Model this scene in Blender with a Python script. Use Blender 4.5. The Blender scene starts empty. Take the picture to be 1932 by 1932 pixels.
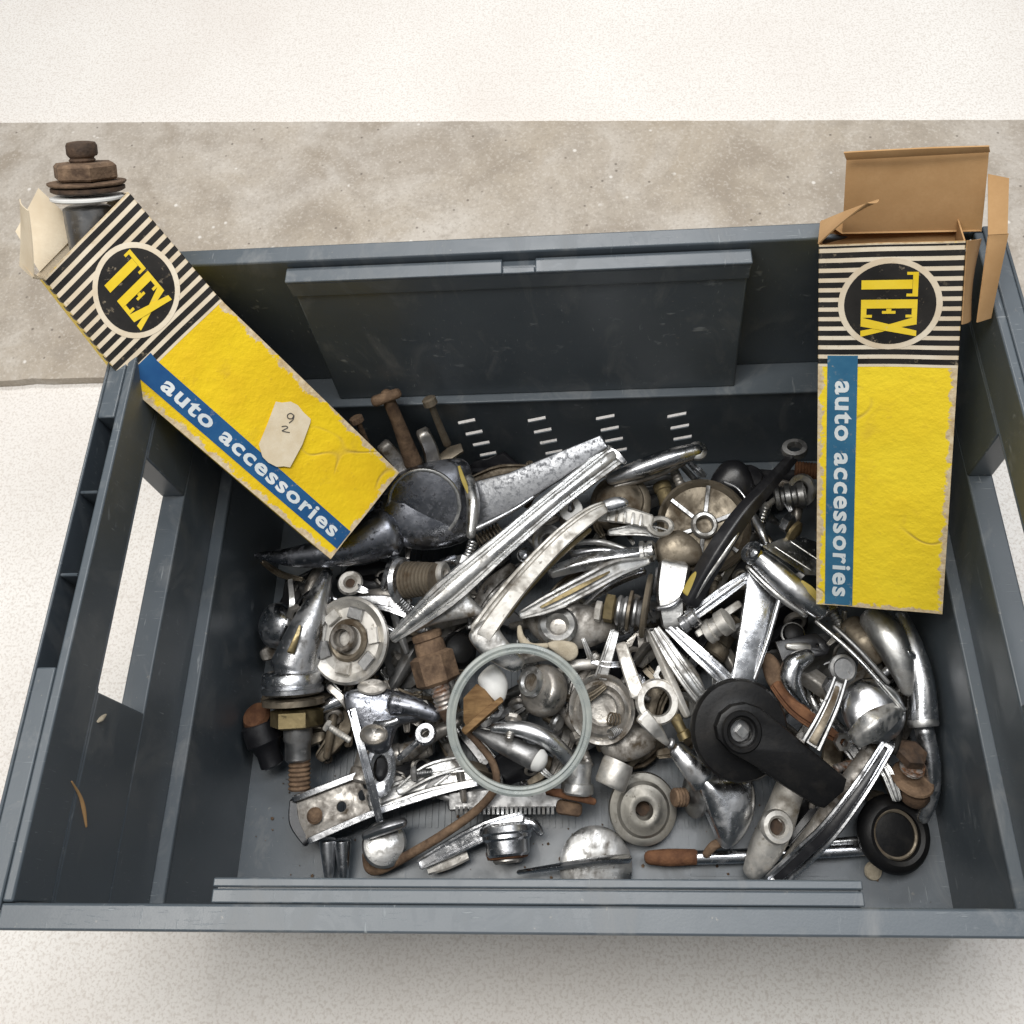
import bpy, bmesh, math, random
from mathutils import Vector, Matrix

# ------------------------------------------------------------------ scene, camera, light
scene = bpy.context.scene
random.seed(7)
CAM_POS = Vector((0.03183786, -0.21078922, 0.9146347))
CR = Vector((0.99621564, 0.00750099, -0.08659181))        # camera right
CU = Vector((0.03863393, 0.85422271, 0.51846984))         # camera up
CF = Vector((-0.07785772, 0.51985314, -0.85070023))       # camera forward
FPX, PX, PY, WPX = 1953.246, 983.198, 585.181, 1932.0

cam_data = bpy.data.cameras.new("camera")
cam = bpy.data.objects.new("camera", cam_data)
scene.collection.objects.link(cam)
cam.matrix_world = Matrix(((CR.x, CU.x, -CF.x, CAM_POS.x), (CR.y, CU.y, -CF.y, CAM_POS.y),
                           (CR.z, CU.z, -CF.z, CAM_POS.z), (0, 0, 0, 1)))
cam_data.sensor_fit = 'HORIZONTAL'
cam_data.sensor_width = 36.0
cam_data.lens = 36.0 * FPX / WPX
cam_data.shift_x = (966.0 - PX) / WPX
cam_data.shift_y = (PY - 966.0) / WPX
cam_data.clip_start = 0.01
cam_data.clip_end = 50
scene.camera = cam

world = bpy.data.worlds.new("World")
scene.world = world
world.use_nodes = True
wbg = world.node_tree.nodes["Background"]
wbg.inputs[0].default_value = (0.93, 0.96, 1.0, 1)
wbg.inputs[1].default_value = 0.23

def area(name, loc, target, sx, sy, power, col):
    l = bpy.data.lights.new(name, 'AREA')
    l.shape = 'RECTANGLE'; l.size = sx; l.size_y = sy; l.energy = power; l.color = col
    o = bpy.data.objects.new(name, l); scene.collection.objects.link(o)
    o.location = loc
    o.rotation_euler = (Vector(target) - Vector(loc)).to_track_quat('-Z', 'Y').to_euler()
    return o
area("ceiling_lamp", (-0.50, -0.12, 2.1), (0, 0, 0.1), 0.45, 1.2, 25.5, (1.0, 0.97, 0.92))
area("ceiling_lamp", (0.50, 0.25, 2.3), (0, 0.1, 0.1), 0.40, 1.2, 19, (0.95, 0.97, 1.0))
area("ceiling_lamp", (-0.05, 1.35, 2.2), (0, 0.2, 0.1), 1.0, 0.28, 25, (1.0, 0.98, 0.96))

scene.view_settings.view_transform = 'Standard'
scene.view_settings.look = 'None'
scene.view_settings.exposure = 0.0
scene.view_settings.gamma = 1.0
scene.cycles.max_bounces = 8
scene.cycles.use_denoising = True

# ------------------------------------------------------------------ helpers
COL = scene.collection

def P(x, y, z):
    """point at height z that lies in line with photo pixel (x, y) of the 1932 px square"""
    d = CF * FPX + CR * (x - PX) - CU * (y - PY)
    return CAM_POS + d * ((z - CAM_POS.z) / d.z)

def on_plane(x, y, p0, n):
    d = CF * FPX + CR * (x - PX) - CU * (y - PY)
    return CAM_POS + d * ((p0 - CAM_POS).dot(n) / d.dot(n))

def S(x, y, z):
    return (P(x, y, z) - CAM_POS).dot(CF) / FPX

def tocam(p):
    return (CAM_POS - p).normalized()

def axis(ang, tilt):
    a, t = math.radians(ang), math.radians(tilt)
    return ((CR * math.cos(a) + CU * math.sin(a)) * math.cos(t) - CF * math.sin(t)).normalized()

def frame(n, hint=None):
    n = n.normalized()
    h = hint if hint is not None else (CR if abs(n.dot(CR)) < 0.9 else CU)
    u = (h - n * h.dot(n)).normalized()
    return u, n.cross(u), n

def finish(me, smooth=38):
    me.validate()
    for pl in me.polygons:
        pl.use_smooth = True
    me.set_sharp_from_angle(angle=math.radians(smooth))

def link(name, me, mats, parent=None):
    """link a mesh given in world coordinates; its origin goes to its base (or its thing's origin)"""
    o = bpy.data.objects.new(name, me)
    for m in (mats if isinstance(mats, (list, tuple)) else [mats]):
        me.materials.append(m)
    COL.objects.link(o)
    if parent is None:
        xs = [v.co for v in me.vertices]
        mn = Vector([min(c[i] for c in xs) for i in range(3)]); mx = Vector([max(c[i] for c in xs) for i in range(3)])
        loc = Vector(((mn.x + mx.x) / 2, (mn.y + mx.y) / 2, mn.z))
        me.transform(Matrix.Translation(-loc)); o.location = loc
    else:
        top = parent; loc = Vector(parent.location)
        while top.parent:
            top = top.parent; loc += top.location
        me.transform(Matrix.Translation(-loc)); o.parent = parent
    return o

def build(name, bm, mats, parent=None, smooth=38, recalc=True):
    if recalc:
        bmesh.ops.recalc_face_normals(bm, faces=bm.faces[:])
    me = bpy.data.meshes.new(name)
    bm.to_mesh(me); bm.free()
    finish(me, smooth)
    return link(name, me, mats, parent)

def tag(o, label, cat, group=None, kind=None):
    if label: o["label"] = label
    if cat: o["category"] = cat
    if group: o["group"] = group
    if kind: o["kind"] = kind
    return o

def thing(name, label, cat, loc, group=None):
    o = bpy.data.objects.new(name, None)
    o.empty_display_size = 0.02
    COL.objects.link(o); o.location = loc
    return tag(o, label, cat, group)

def add_box(bm, a, b):
    x0, y0, z0 = a; x1, y1, z1 = b
    v = [bm.verts.new(c) for c in ((x0,y0,z0),(x1,y0,z0),(x1,y1,z0),(x0,y1,z0),(x0,y0,z1),(x1,y0,z1),(x1,y1,z1),(x0,y1,z1))]
    for f in ((0,3,2,1),(4,5,6,7),(0,1,5,4),(1,2,6,5),(2,3,7,6),(3,0,4,7)):
        bm.faces.new([v[i] for i in f])

def add_hex8(bm, pts):
    v = [bm.verts.new(c) for c in pts]
    for f in ((0,3,2,1),(4,5,6,7),(0,1,5,4),(1,2,6,5),(2,3,7,6),(3,0,4,7)):
        bm.faces.new([v[i] for i in f])

def add_lathe(bm, c, n, prof, seg=28, hint=None, ecc=1.0, rot=0.0):
    """rings (radius, height along n); ecc squeezes across; closes ends where the radius is above 0"""
    u, w, n = frame(n, hint)
    rings = []
    for r, h in prof:
        if r <= 1e-7:
            rings.append([bm.verts.new(c + n * h)])
        else:
            rings.append([bm.verts.new(c + n * h + (u * math.cos(rot + 2*math.pi*i/seg) + w * math.sin(rot + 2*math.pi*i/seg) * ecc) * r) for i in range(seg)])
    for a, b in zip(rings, rings[1:]):
        for i in range(seg):
            j = (i + 1) % seg
            if len(a) == 1 and len(b) == 1: break
            if len(a) == 1: bm.faces.new((a[0], b[i], b[j]))
            elif len(b) == 1: bm.faces.new((a[i], a[j], b[0]))
            else: bm.faces.new((a[i], a[j], b[j], b[i]))
    if len(rings[0]) > 1: bm.faces.new(rings[0][::-1])
    if len(rings[-1]) > 1: bm.faces.new(rings[-1])

def add_ring(bm, c, n, prof, seg=40, ecc=1.0, hint=None):
    """closed profile (r, h) turned round n: a ring with a hole"""
    u, w, n = frame(n, hint)
    rings = [[bm.verts.new(c + n * h + (u * math.cos(2*math.pi*i/seg) + w * math.sin(2*math.pi*i/seg) * ecc) * r) for i in range(seg)] for r, h in prof]
    m = len(rings)
    for k in range(m):
        a, b = rings[k], rings[(k + 1) % m]
        for i in range(seg):
            j = (i + 1) % seg
            bm.faces.new((a[i], a[j], b[j], b[i]))

PROF = {
 'round': [(math.cos(2*math.pi*i/16), math.sin(2*math.pi*i/16)) for i in range(16)],
 'D': [(-1,-1),(-1,-.3),(-.92,.1),(-.75,.5),(-.45,.85),(0,1),(.45,.85),(.75,.5),(.92,.1),(1,-.3),(1,-1)],
 'bar': [(-1,-.8),(-1,.6),(-.8,1),(.8,1),(1,.6),(1,-.8),(.9,-1),(-.9,-1)],
 'ridge': [(-1,-1),(-1,-.1),(-.2,.9),(0,1),(.2,.9),(1,-.1),(1,-1)],
 'chan': [(-1,-1),(-1,.6),(-.88,1),(-.66,1),(-.46,-.65),(.46,-.65),(.66,1),(.88,1),(1,.6),(1,-1)],
 'rib3': [(-1,-1),(-1,.3),(-.9,.6),(-.66,.6),(-.56,.2),(-.45,.2),(-.3,.9),(-.12,1),(.12,1),(.3,.9),(.45,.2),(.56,.2),(.66,.6),(.9,.6),(1,.3),(1,-1)],
 'lip': [(-1,-1),(-1,.5),(-.85,.8),(.25,.8),(.4,.1),(.6,.1),(.72,1),(.92,1),(1,.6),(1,-1)],
 'fin': [(-1,-1),(-1,0),(-.7,.25),(-.15,.3),(-.08,1),(.08,1),(.15,.3),(.7,.25),(1,0),(1,-1)],
}

def cr_interp(vals, n):
    out = []
    m = len(vals)
    for i in range(m - 1):
        p0, p1, p2, p3 = vals[max(i-1,0)], vals[i], vals[i+1], vals[min(i+2,m-1)]
        for k in range(n):
            t = k / n
            out.append(0.5 * ((2*p1) + (p2-p0)*t + (2*p0-5*p1+4*p2-p3)*t*t + (3*p1-p0-3*p2+p3)*t*t*t))
    out.append(vals[-1])
    return out

def add_sweep(bm, pts, ws, hs, prof='D', up=None, roll=0.0, n=6, ends='round', straight=False):
    """loft of a profile along points; ws/hs are full width/height in metres"""
    prof = PROF[prof] if isinstance(prof, str) else prof
    if not isinstance(ws, (list, tuple)): ws = [ws] * len(pts)
    if not isinstance(hs, (list, tuple)): hs = [hs] * len(pts)
    if straight:
        n = 1
    c = cr_interp([Vector(q) for q in pts], n); w = cr_interp(list(ws), n); h = cr_interp(list(hs), n)
    m = len(c)
    tans = [(c[min(i+1,m-1)] - c[max(i-1,0)]).normalized() for i in range(m)]
    st = [(c[i], w[i], h[i], tans[i]) for i in range(m)]
    if ends in ('round', 'roundA'):
        e = min(w[0], h[0]) * .35
        st = [(c[0] - tans[0]*e, w[0]*.35, h[0]*.35, tans[0]), (c[0] - tans[0]*e*.7, w[0]*.75, h[0]*.75, tans[0])] + st
    if ends in ('round', 'roundB'):
        e = min(w[-1], h[-1]) * .35
        st = st + [(c[-1] + tans[-1]*e*.7, w[-1]*.75, h[-1]*.75, tans[-1]), (c[-1] + tans[-1]*e, w[-1]*.35, h[-1]*.35, tans[-1])]
    rings = []
    for q, ww, hh, t in st:
        uu = up if up is not None else tocam(q)
        side = t.cross(uu).normalized(); upv = side.cross(t).normalized()
        if roll:
            rm = Matrix.Rotation(math.radians(roll), 3, t); side = rm @ side; upv = rm @ upv
        rings.append([bm.verts.new(q + side * (a*ww/2) + upv * (b*hh/2)) for a, b in prof])
    k = len(prof)
    for a, b in zip(rings, rings[1:]):
        for i in range(k):
            j = (i + 1) % k
            bm.faces.new((a[i], a[j], b[j], b[i]))
    bm.faces.new(rings[0][::-1]); bm.faces.new(rings[-1])

def curve_plate(outline, holes, thick, bevel, fr, origin):
    """flat plate with real holes: outline and holes are 2D lists in the frame (u, v, n)"""
    cu = bpy.data.curves.new("plate", 'CURVE'); cu.dimensions = '2D'; cu.fill_mode = 'BOTH'
    cu.extrude = max(thick/2 - bevel, 1e-5); cu.bevel_depth = bevel; cu.bevel_resolution = 1
    for pl in [outline] + list(holes):
        sp = cu.splines.new('POLY'); sp.points.add(len(pl) - 1); sp.use_cyclic_u = True
        for q, (a, b) in zip(sp.points, pl):
            q.co = (a, b, 0, 1)
    ob = bpy.data.objects.new("plate", cu); COL.objects.link(ob)
    dg = bpy.context.evaluated_depsgraph_get()
    me0 = ob.evaluated_get(dg).to_mesh()
    bm = bmesh.new(); bm.from_mesh(me0)
    ob.evaluated_get(dg).to_mesh_clear()
    bpy.data.objects.remove(ob); bpy.data.curves.remove(cu)
    u, v, n = fr
    M = Matrix(((u.x, v.x, n.x, origin.x), (u.y, v.y, n.y, origin.y), (u.z, v.z, n.z, origin.z), (0,0,0,1)))
    bmesh.ops.remove_doubles(bm, verts=bm.verts[:], dist=1e-6)
    bmesh.ops.transform(bm, matrix=M, verts=bm.verts[:])
    return bm

def circle2(cx, cy, r, seg=18, ry=None, rot=0):
    return [(cx + r*math.cos(rot+2*math.pi*i/seg), cy + (ry or r)*math.sin(rot+2*math.pi*i/seg)) for i in range(seg)]

def px_plate(pts, z, thick, bevel=None, holes=(), n=None):
    """plate from photo-pixel outline; z at the first point, lying square to n (default: to the camera)"""
    p0 = P(pts[0][0], pts[0][1], z)
    n = n or tocam(p0)
    fr = frame(n)
    def to2(q):
        d = on_plane(q[0], q[1], p0, fr[2]) - p0
        return (d.dot(fr[0]), d.dot(fr[1]))
    hl = []
    for h in holes:
        if len(h) == 3:     # circle: x, y, r in pixels
            a, b = to2(h); hl.append(circle2(a, b, h[2]*S(h[0], h[1], z)))
        else:
            hl.append([to2(q) for q in h])
    return curve_plate([to2(q) for q in pts], hl, thick, bevel if bevel is not None else thick*.25, fr, p0 - fr[2]*thick/2)

# ------------------------------------------------------------------ materials
def new_mat(name):
    m = bpy.data.materials.new(name); m.use_nodes = True
    nt = m.node_tree
    for nd in list(nt.nodes): nt.nodes.remove(nd)
    out = nt.nodes.new('ShaderNodeOutputMaterial'); b = nt.nodes.new('ShaderNodeBsdfPrincipled')
    nt.links.new(b.outputs[0], out.inputs[0])
    return m, nt, b

class NT:
    def __init__(s, nt, coord='Object', perobj=True):
        s.nt = nt
        tc = nt.nodes.new('ShaderNodeTexCoord'); s.co = tc.outputs[coord]
        if perobj:
            oi = nt.nodes.new('ShaderNodeObjectInfo')
            mm = nt.nodes.new('ShaderNodeVectorMath'); mm.operation = 'ADD'
            sc_ = nt.nodes.new('ShaderNodeMath'); sc_.operation = 'MULTIPLY'; sc_.inputs[1].default_value = 9.7
            nt.links.new(oi.outputs['Random'], sc_.inputs[0])
            nt.links.new(s.co, mm.inputs[0]); nt.links.new(sc_.outputs[0], mm.inputs[1])
            s.co = mm.outputs[0]
    def noise(s, scale, detail=4, rough=.55, stretch=None, dist=0):
        n = s.nt.nodes.new('ShaderNodeTexNoise')
        n.inputs['Scale'].default_value = scale; n.inputs['Detail'].default_value = detail; n.inputs['Roughness'].default_value = rough
        n.inputs['Distortion'].default_value = dist
        co = s.co
        if stretch:
            m = s.nt.nodes.new('ShaderNodeMapping'); m.inputs['Scale'].default_value = stretch
            s.nt.links.new(co, m.inputs[0]); co = m.outputs[0]
        s.nt.links.new(co, n.inputs['Vector'])
        return n.outputs['Fac']
    def voronoi(s, scale, feature='F1'):
        n = s.nt.nodes.new('ShaderNodeTexVoronoi'); n.feature = feature; n.inputs['Scale'].default_value = scale
        s.nt.links.new(s.co, n.inputs['Vector'])
        return n.outputs['Distance']
    def ramp(s, fac, lo, hi, a=0.0, b=1.0):
        n = s.nt.nodes.new('ShaderNodeMapRange'); n.clamp = True
        n.inputs[1].default_value = lo; n.inputs[2].default_value = hi; n.inputs[3].default_value = a; n.inputs[4].default_value = b
        s.nt.links.new(fac, n.inputs[0]); return n.outputs[0]
    def mix(s, fac, a, b):
        n = s.nt.nodes.new('ShaderNodeMix'); n.data_type = 'RGBA'
        for sock, v in ((n.inputs[0], fac), (n.inputs[6], a), (n.inputs[7], b)):
            if isinstance(v, (int, float)): sock.default_value = v
            elif isinstance(v, tuple): sock.default_value = v if len(v) == 4 else (*v, 1)
            else: s.nt.links.new(v, sock)
        return n.outputs[2]
    def math(s, op, a, b=None):
        n = s.nt.nodes.new('ShaderNodeMath'); n.operation = op
        for sock, v in ((n.inputs[0], a), (n.inputs[1], b)):
            if v is None: continue
            if isinstance(v, (int, float)): sock.default_value = v
            else: s.nt.links.new(v, sock)
        return n.outputs[0]
    def bump(s, h, strength, dist, b):
        n = s.nt.nodes.new('ShaderNodeBump'); n.inputs['Strength'].default_value = strength; n.inputs['Distance'].default_value = dist
        s.nt.links.new(h, n.inputs['Height']); s.nt.links.new(n.outputs[0], b.inputs['Normal'])
    def set(s, b, sock, v):
        if isinstance(v, (int, float)): b.inputs[sock].default_value = v
        elif isinstance(v, tuple): b.inputs[sock].default_value = (*v, 1)
        else: s.nt.links.new(v, b.inputs[sock])

def metal(name, base, rough, pit=.3, grime=.3, gcol=(.09,.065,.035), pitscale=420, rust=0.0, plo=.60, phi=.72):
    m, nt, b = new_mat(name); t = NT(nt)
    fine = t.noise(pitscale, 5, .65); med = t.noise(130, 4, .6); big = t.noise(34, 5, .62, dist=.4)
    pits = t.ramp(fine, plo, phi)
    g = t.ramp(big, .66 - .3*grime, .86 - .3*grime)
    g2 = t.math('MULTIPLY', g, t.ramp(med, .35, .6, .45, 1.0))
    dirt = t.math('MAXIMUM', t.math('MULTIPLY', pits, pit), g2)
    col = t.mix(dirt, base, gcol)
    if rust:
        r = t.ramp(t.noise(55, 5, .65, dist=.6), .72 - .35*rust, .82 - .3*rust)
        col = t.mix(r, col, t.mix(t.ramp(fine, .35, .65), (.09,.04,.02), (.20,.10,.05)))
        dirt = t.math('MAXIMUM', dirt, r)
    t.set(b, 'Base Color', col)
    t.set(b, 'Metallic', t.math('SUBTRACT', 1.0, t.math('MULTIPLY', dirt, .85)))
    t.set(b, 'Roughness', t.math('ADD', t.math('ADD', rough, t.math('MULTIPLY', dirt, .45)), t.math('ADD', t.ramp(med, .4, .7, 0, .12), t.ramp(t.noise(21, 3, .6), .40, .66, 0, .20))))
    t.bump(t.math('ADD', t.math('ADD', t.math('MULTIPLY', fine, pit*.8), t.math('MULTIPLY', med, .35)), t.math('MULTIPLY', t.noise(52, 3, .5), 1.6)), .30, .0008, b)
    return m

def matte(name, c1, c2, rough=.8, scale=60, fine=400, bump=.3, bd=.0006, spec=.35, lo=.35, hi=.65, stretch=None):
    m, nt, b = new_mat(name); t = NT(nt)
    a = t.noise(scale, 5, .6, stretch); f = t.noise(fine, 4, .6)
    t.set(b, 'Base Color', t.mix(t.math('MULTIPLY', t.ramp(a, lo, hi), t.ramp(f, .25, .7, .55, 1.0)), c1, c2))
    t.set(b, 'Roughness', rough); b.inputs['Specular IOR Level'].default_value = spec
    t.bump(t.math('ADD', f, a), bump, bd, b)
    return m

M = {}
M['chrome'] = metal('chrome', (.60,.61,.63), .14, .60, .38, (.05,.042,.032), 300)
M['chrome_worn'] = metal('worn chrome', (.56,.56,.55), .20, .85, .54, (.07,.055,.038), 280)
M['chrome_pitted'] = metal('pitted chrome', (.26,.27,.30), .20, 1.0, .34, (.035,.037,.045), 210, 0, .55, .65)
M['blade'] = metal('pitted grey chrome', (.40,.41,.43), .30, .75, .34, (.12,.125,.14), 300, 0, .48, .66)
M['chrome_dirty'] = metal('dirty chrome', (.45,.43,.40), .22, .8, .85, (.065,.048,.030), 260)
M['steel'] = metal('grey steel', (.34,.34,.34), .32, .7, .55, (.05,.043,.034), 260)
M['pot_metal'] = metal('pale cast metal', (.70,.68,.64), .42, .7, .60, (.17,.14,.10), 210)
M['zinc'] = metal('dull zinc', (.36,.345,.31), .46, .8, .70, (.10,.085,.06), 200)
M['old_brass'] = metal('tarnished brass', (.30,.24,.13), .36, .7, .6, (.06,.045,.022), 240)
M['tin'] = metal('brown stained metal', (.26,.225,.175), .40, .8, .8, (.075,.052,.030), 240)
M['rusty_steel'] = metal('partly rusted steel', (.45,.44,.42), .3, .6, .4, rust=.75)
M['rust'] = matte('rust', (.070,.043,.027), (.225,.148,.092), .85, 90, 480, .6, .001)
M['rust_orange'] = matte('orange rust', (.085,.036,.018), (.20,.095,.045), .85, 90, 480, .6, .001)
M['rust_dark'] = matte('dark rust', (.035,.024,.018), (.11,.068,.042), .8, 90, 480, .6, .001)
M['bakelite'] = matte('black plastic', (.006,.006,.0065), (.022,.020,.018), .42, 70, 420, .25, .0005, .32, .48, .78)
M['rubber'] = matte('black rubber', (.007,.007,.0075), (.020,.018,.016), .5, 70, 420, .25, .0005, .3, .48, .78)
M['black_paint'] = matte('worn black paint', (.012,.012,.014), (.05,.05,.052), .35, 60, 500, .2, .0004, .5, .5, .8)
M['cork'] = matte('orange wood', (.15,.085,.038), (.30,.185,.085), .8, 60, 300, .5, .0008, .2, stretch=(1, 5, 1))
M['white_plastic'] = matte('white plastic', (.62,.62,.60), (.76,.76,.74), .5, 40, 300, .1)
M['yellow_paint'] = matte('yellow stain', (.33,.25,.05), (.42,.33,.09), .6, 60, 300, .2)
M['pale_putty'] = matte('pale crumbly putty', (.36,.31,.23), (.55,.49,.38), .9, 80, 350, .7, .0012)
M['card'] = matte('brown card', (.40,.235,.105), (.50,.31,.15), .85, 22, 500, .12, .0003, .2)
M['card_pale'] = matte('pale card', (.60,.50,.36), (.74,.65,.50), .85, 30, 500, .15, .0003, .2)
M['paper'] = matte('aged paper', (.66,.55,.38), (.78,.69,.53), .85, 60, 500, .1, .0003, .2)
def ink(name, c1, c2, rough=.55, scuff=(.62,.50,.34), amount=.55):
    """flat print that has rubbed off in flecks"""
    m, nt, b = new_mat(name); t = NT(nt)
    col = t.mix(t.ramp(t.noise(30, 4, .6), .35, .7), c1, c2)
    fl = t.math('MULTIPLY', t.ramp(t.noise(190, 4, .7), .60, .70), t.ramp(t.noise(26, 3, .6), .44, .64))
    col = t.mix(t.math('MULTIPLY', fl, amount), col, scuff)
    t.set(b, 'Base Color', col); t.set(b, 'Roughness', rough); b.inputs['Specular IOR Level'].default_value = .35
    t.bump(t.noise(24, 5, .6), .3, .002, b)
    return m
M['ink_black'] = ink('black ink', (.012,.011,.010), (.028,.025,.022))
M['ink_yellow'] = ink('yellow ink', (.80,.56,.02), (.88,.65,.05), amount=.35)
M['ink_cream'] = ink('cream print', (.68,.56,.40), (.82,.73,.58), .7, (.46,.35,.21), .6)
M['ink_teal'] = ink('teal blue ink', (.028,.125,.23), (.055,.185,.30))
M['ink_blue'] = ink('blue ink', (.012,.075,.215), (.022,.115,.27))
M['ink_white'] = ink('white print', (.64,.70,.72), (.80,.83,.82), amount=.3)
M['pencil'] = matte('pencil', (.05,.045,.04), (.12,.11,.1), .7)

def m_plastic():
    m, nt, b = new_mat('grey crate plastic'); t = NT(nt, perobj=False)
    big = t.noise(6, 5, .65); fine = t.noise(900, 3, .6); dust = t.noise(210, 5, .72); smear = t.noise(16, 5, .68, (1.6, 1, .7), .8)
    scr = t.noise(60, 3, .55, (1, 14, 1.4), .25); scr2 = t.noise(48, 3, .55, (9, 1, 2.2), .3)
    col = t.mix(t.ramp(big, .35, .7), (.058,.073,.087), (.083,.100,.116))
    col = t.mix(t.ramp(smear, .53, .74, 0, .62), col, (.20,.205,.205))
    s1 = t.math('MAXIMUM', t.ramp(scr, .66, .73, 0, .75), t.ramp(scr2, .67, .74, 0, .7))
    s1 = t.math('MULTIPLY', s1, t.ramp(t.noise(11, 3), .42, .56))
    col = t.mix(s1, col, (.27,.29,.30))
    col = t.mix(t.ramp(dust, .655, .72, 0, .6), col, (.27,.25,.215))
    t.set(b, 'Base Color', col)
    t.set(b, 'Roughness', t.math('ADD', t.ramp(big, .3, .7, .30, .46), t.math('ADD', t.math('MULTIPLY', s1, .3), t.ramp(smear, .5, .75, 0, .18))))
    b.inputs['Specular IOR Level'].default_value = .6
    t.bump(t.math('ADD', t.math('MULTIPLY', fine, .3), t.math('ADD', s1, t.math('MULTIPLY', big, 2.5))), .2, .0006, b)
    return m
M['plastic'] = m_plastic()

def m_concrete():
    m, nt, b = new_mat('mottled concrete'); t = NT(nt, perobj=False)
    big = t.noise(3.2, 5, .62, dist=.5); patch = t.noise(9, 5, .6, dist=.8); mid = t.noise(30, 6, .72); fine = t.noise(330, 2, .5)
    col = t.mix(t.ramp(big, .36, .64), (.40,.345,.275), (.475,.435,.385))
    col = t.mix(t.ramp(patch, .50, .66, 0, .85), col, (.315,.268,.215))
    col = t.mix(t.ramp(patch, .47, .30, 0, .75), col, (.57,.53,.475))
    col = t.mix(t.ramp(mid, .50, .64, 0, .45), col, (.31,.27,.225))
    col = t.mix(t.ramp(fine, .56, .66, 0, .32), col, (.62,.58,.52))
    col = t.mix(t.ramp(fine, .42, .34, 0, .30), col, (.26,.23,.19))
    pit = t.math('MULTIPLY', t.ramp(t.voronoi(75), .06, .14, 1, 0), t.ramp(t.noise(37, 2), .52, .56))
    col = t.mix(t.math('MULTIPLY', pit, .7), col, (.12,.10,.085))
    chip = t.math('MULTIPLY', t.ramp(t.voronoi(48), .06, .13, 1, 0), t.ramp(t.noise(24, 2), .54, .57))
    col = t.mix(t.math('MULTIPLY', chip, .8), col, (.76,.73,.68))
    t.set(b, 'Base Color', col); t.set(b, 'Roughness', .85); b.inputs['Specular IOR Level'].default_value = .25
    t.bump(t.math('SUBTRACT', t.math('ADD', t.math('MULTIPLY', mid, 1.2), t.math('MULTIPLY', fine, .5)), pit), .35, .0014, b)
    return m
M['concrete'] = m_concrete()

def m_floor():
    m, nt, b = new_mat('pale speckled floor'); t = NT(nt, perobj=False)
    f = t.noise(420, 3, .6); g = t.noise(150, 4, .65); big = t.noise(3, 4, .6)
    col = t.mix(t.ramp(big, .35, .65), (.76,.72,.675), (.83,.805,.765))
    col = t.mix(t.ramp(f, .50, .60, 0, .6), col, (.58,.53,.475))
    col = t.mix(t.ramp(g, .54, .68, 0, .45), col, (.58,.53,.48))
    t.set(b, 'Base Color', col); t.set(b, 'Roughness', .6); b.inputs['Specular IOR Level'].default_value = .3
    t.bump(f, .15, .0004, b)
    return m
M['floor'] = m_floor()

def m_glass():
    m, nt, b = new_mat('clouded clear plastic'); t = NT(nt)
    a = t.noise(60, 4, .6)
    t.set(b, 'Base Color', t.mix(t.ramp(a, .35, .65), (.40,.44,.43), (.56,.59,.55)))
    t.set(b, 'Roughness', t.ramp(a, .3, .7, .22, .42)); b.inputs['Transmission Weight'].default_value = .35
    b.inputs['IOR'].default_value = 1.45
    b.inputs['Subsurface Weight'].default_value = .0
    return m
M['glass'] = m_glass()

def m_boxyellow(name, c1, c2, cstain):
    """yellow printed board; rubbed to cream along its edges (UV runs across each face)"""
    m, nt, b = new_mat(name); t = NT(nt)
    uvn = nt.nodes.new('ShaderNodeUVMap'); sx = nt.nodes.new('ShaderNodeSeparateXYZ'); nt.links.new(uvn.outputs[0], sx.inputs[0])
    def edge(o, k):
        return t.math('MULTIPLY', t.math('MINIMUM', o, t.math('SUBTRACT', 1.0, o)), k)
    e = t.math('MINIMUM', edge(sx.outputs[0], 1.0), edge(sx.outputs[1], 3.6))
    wear = t.ramp(t.math('ADD', e, t.ramp(t.noise(90, 4, .7), .3, .70, .012, -.080)), -.004, .010, 1, 0)
    a = t.noise(24, 5, .6); f = t.noise(240, 4, .65)
    cr = t.noise(8, 2, .5)
    crease = t.math('MULTIPLY', t.ramp(t.math('ABSOLUTE', t.math('SUBTRACT', cr, .5)), .0, .006, 1, 0), t.ramp(t.noise(17, 2), .52, .60))
    col = t.mix(t.ramp(a, .35, .7), c1, c2)
    col = t.mix(t.ramp(f, .62, .76, 0, .5), col, cstain)
    col = t.mix(t.ramp(t.noise(38, 4, .6, dist=.5), .60, .78, 0, .55), col, cstain)
    col = t.mix(t.math('MULTIPLY', crease, .6), col, (.46,.31,.09))
    spot = t.math('MULTIPLY', t.ramp(t.voronoi(75), .04, .13, 1, 0), t.ramp(t.noise(33, 2), .60, .64))
    col = t.mix(t.math('MULTIPLY', spot, .8), col, (.20,.13,.05))
    col = t.mix(wear, col, t.mix(t.ramp(f, .3, .7), (.50,.36,.19), (.78,.66,.46)))
    t.set(b, 'Base Color', col); t.set(b, 'Roughness', .55); b.inputs['Specular IOR Level'].default_value = .3
    t.bump(t.math('SUBTRACT', t.math('ADD', t.math('MULTIPLY', a, 1.5), t.math('MULTIPLY', f, .25)), t.math('MULTIPLY', crease, .25)), .45, .0028, b)
    return m
M['box_yellow'] = m_boxyellow('yellow printed card', (.88,.62,.016), (.78,.51,.014), (.50,.31,.035))
M['box_lemon'] = m_boxyellow('lemon printed card', (.95,.72,.035), (.90,.65,.028), (.66,.44,.05))

# ------------------------------------------------------------------ setting
def grid_sheet(name, x0, x1, y0, y1, z, mat):
    bm = bmesh.new()
    v = [bm.verts.new(c) for c in ((x0,y0,z),(x1,y0,z),(x1,y1,z),(x0,y1,z))]
    bm.faces.new(v)
    return build(name, bm, mat)
fl = grid_sheet("floor", -4, 4, -3, 5, 0.0, M['floor']); fl["kind"] = 'structure'

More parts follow.
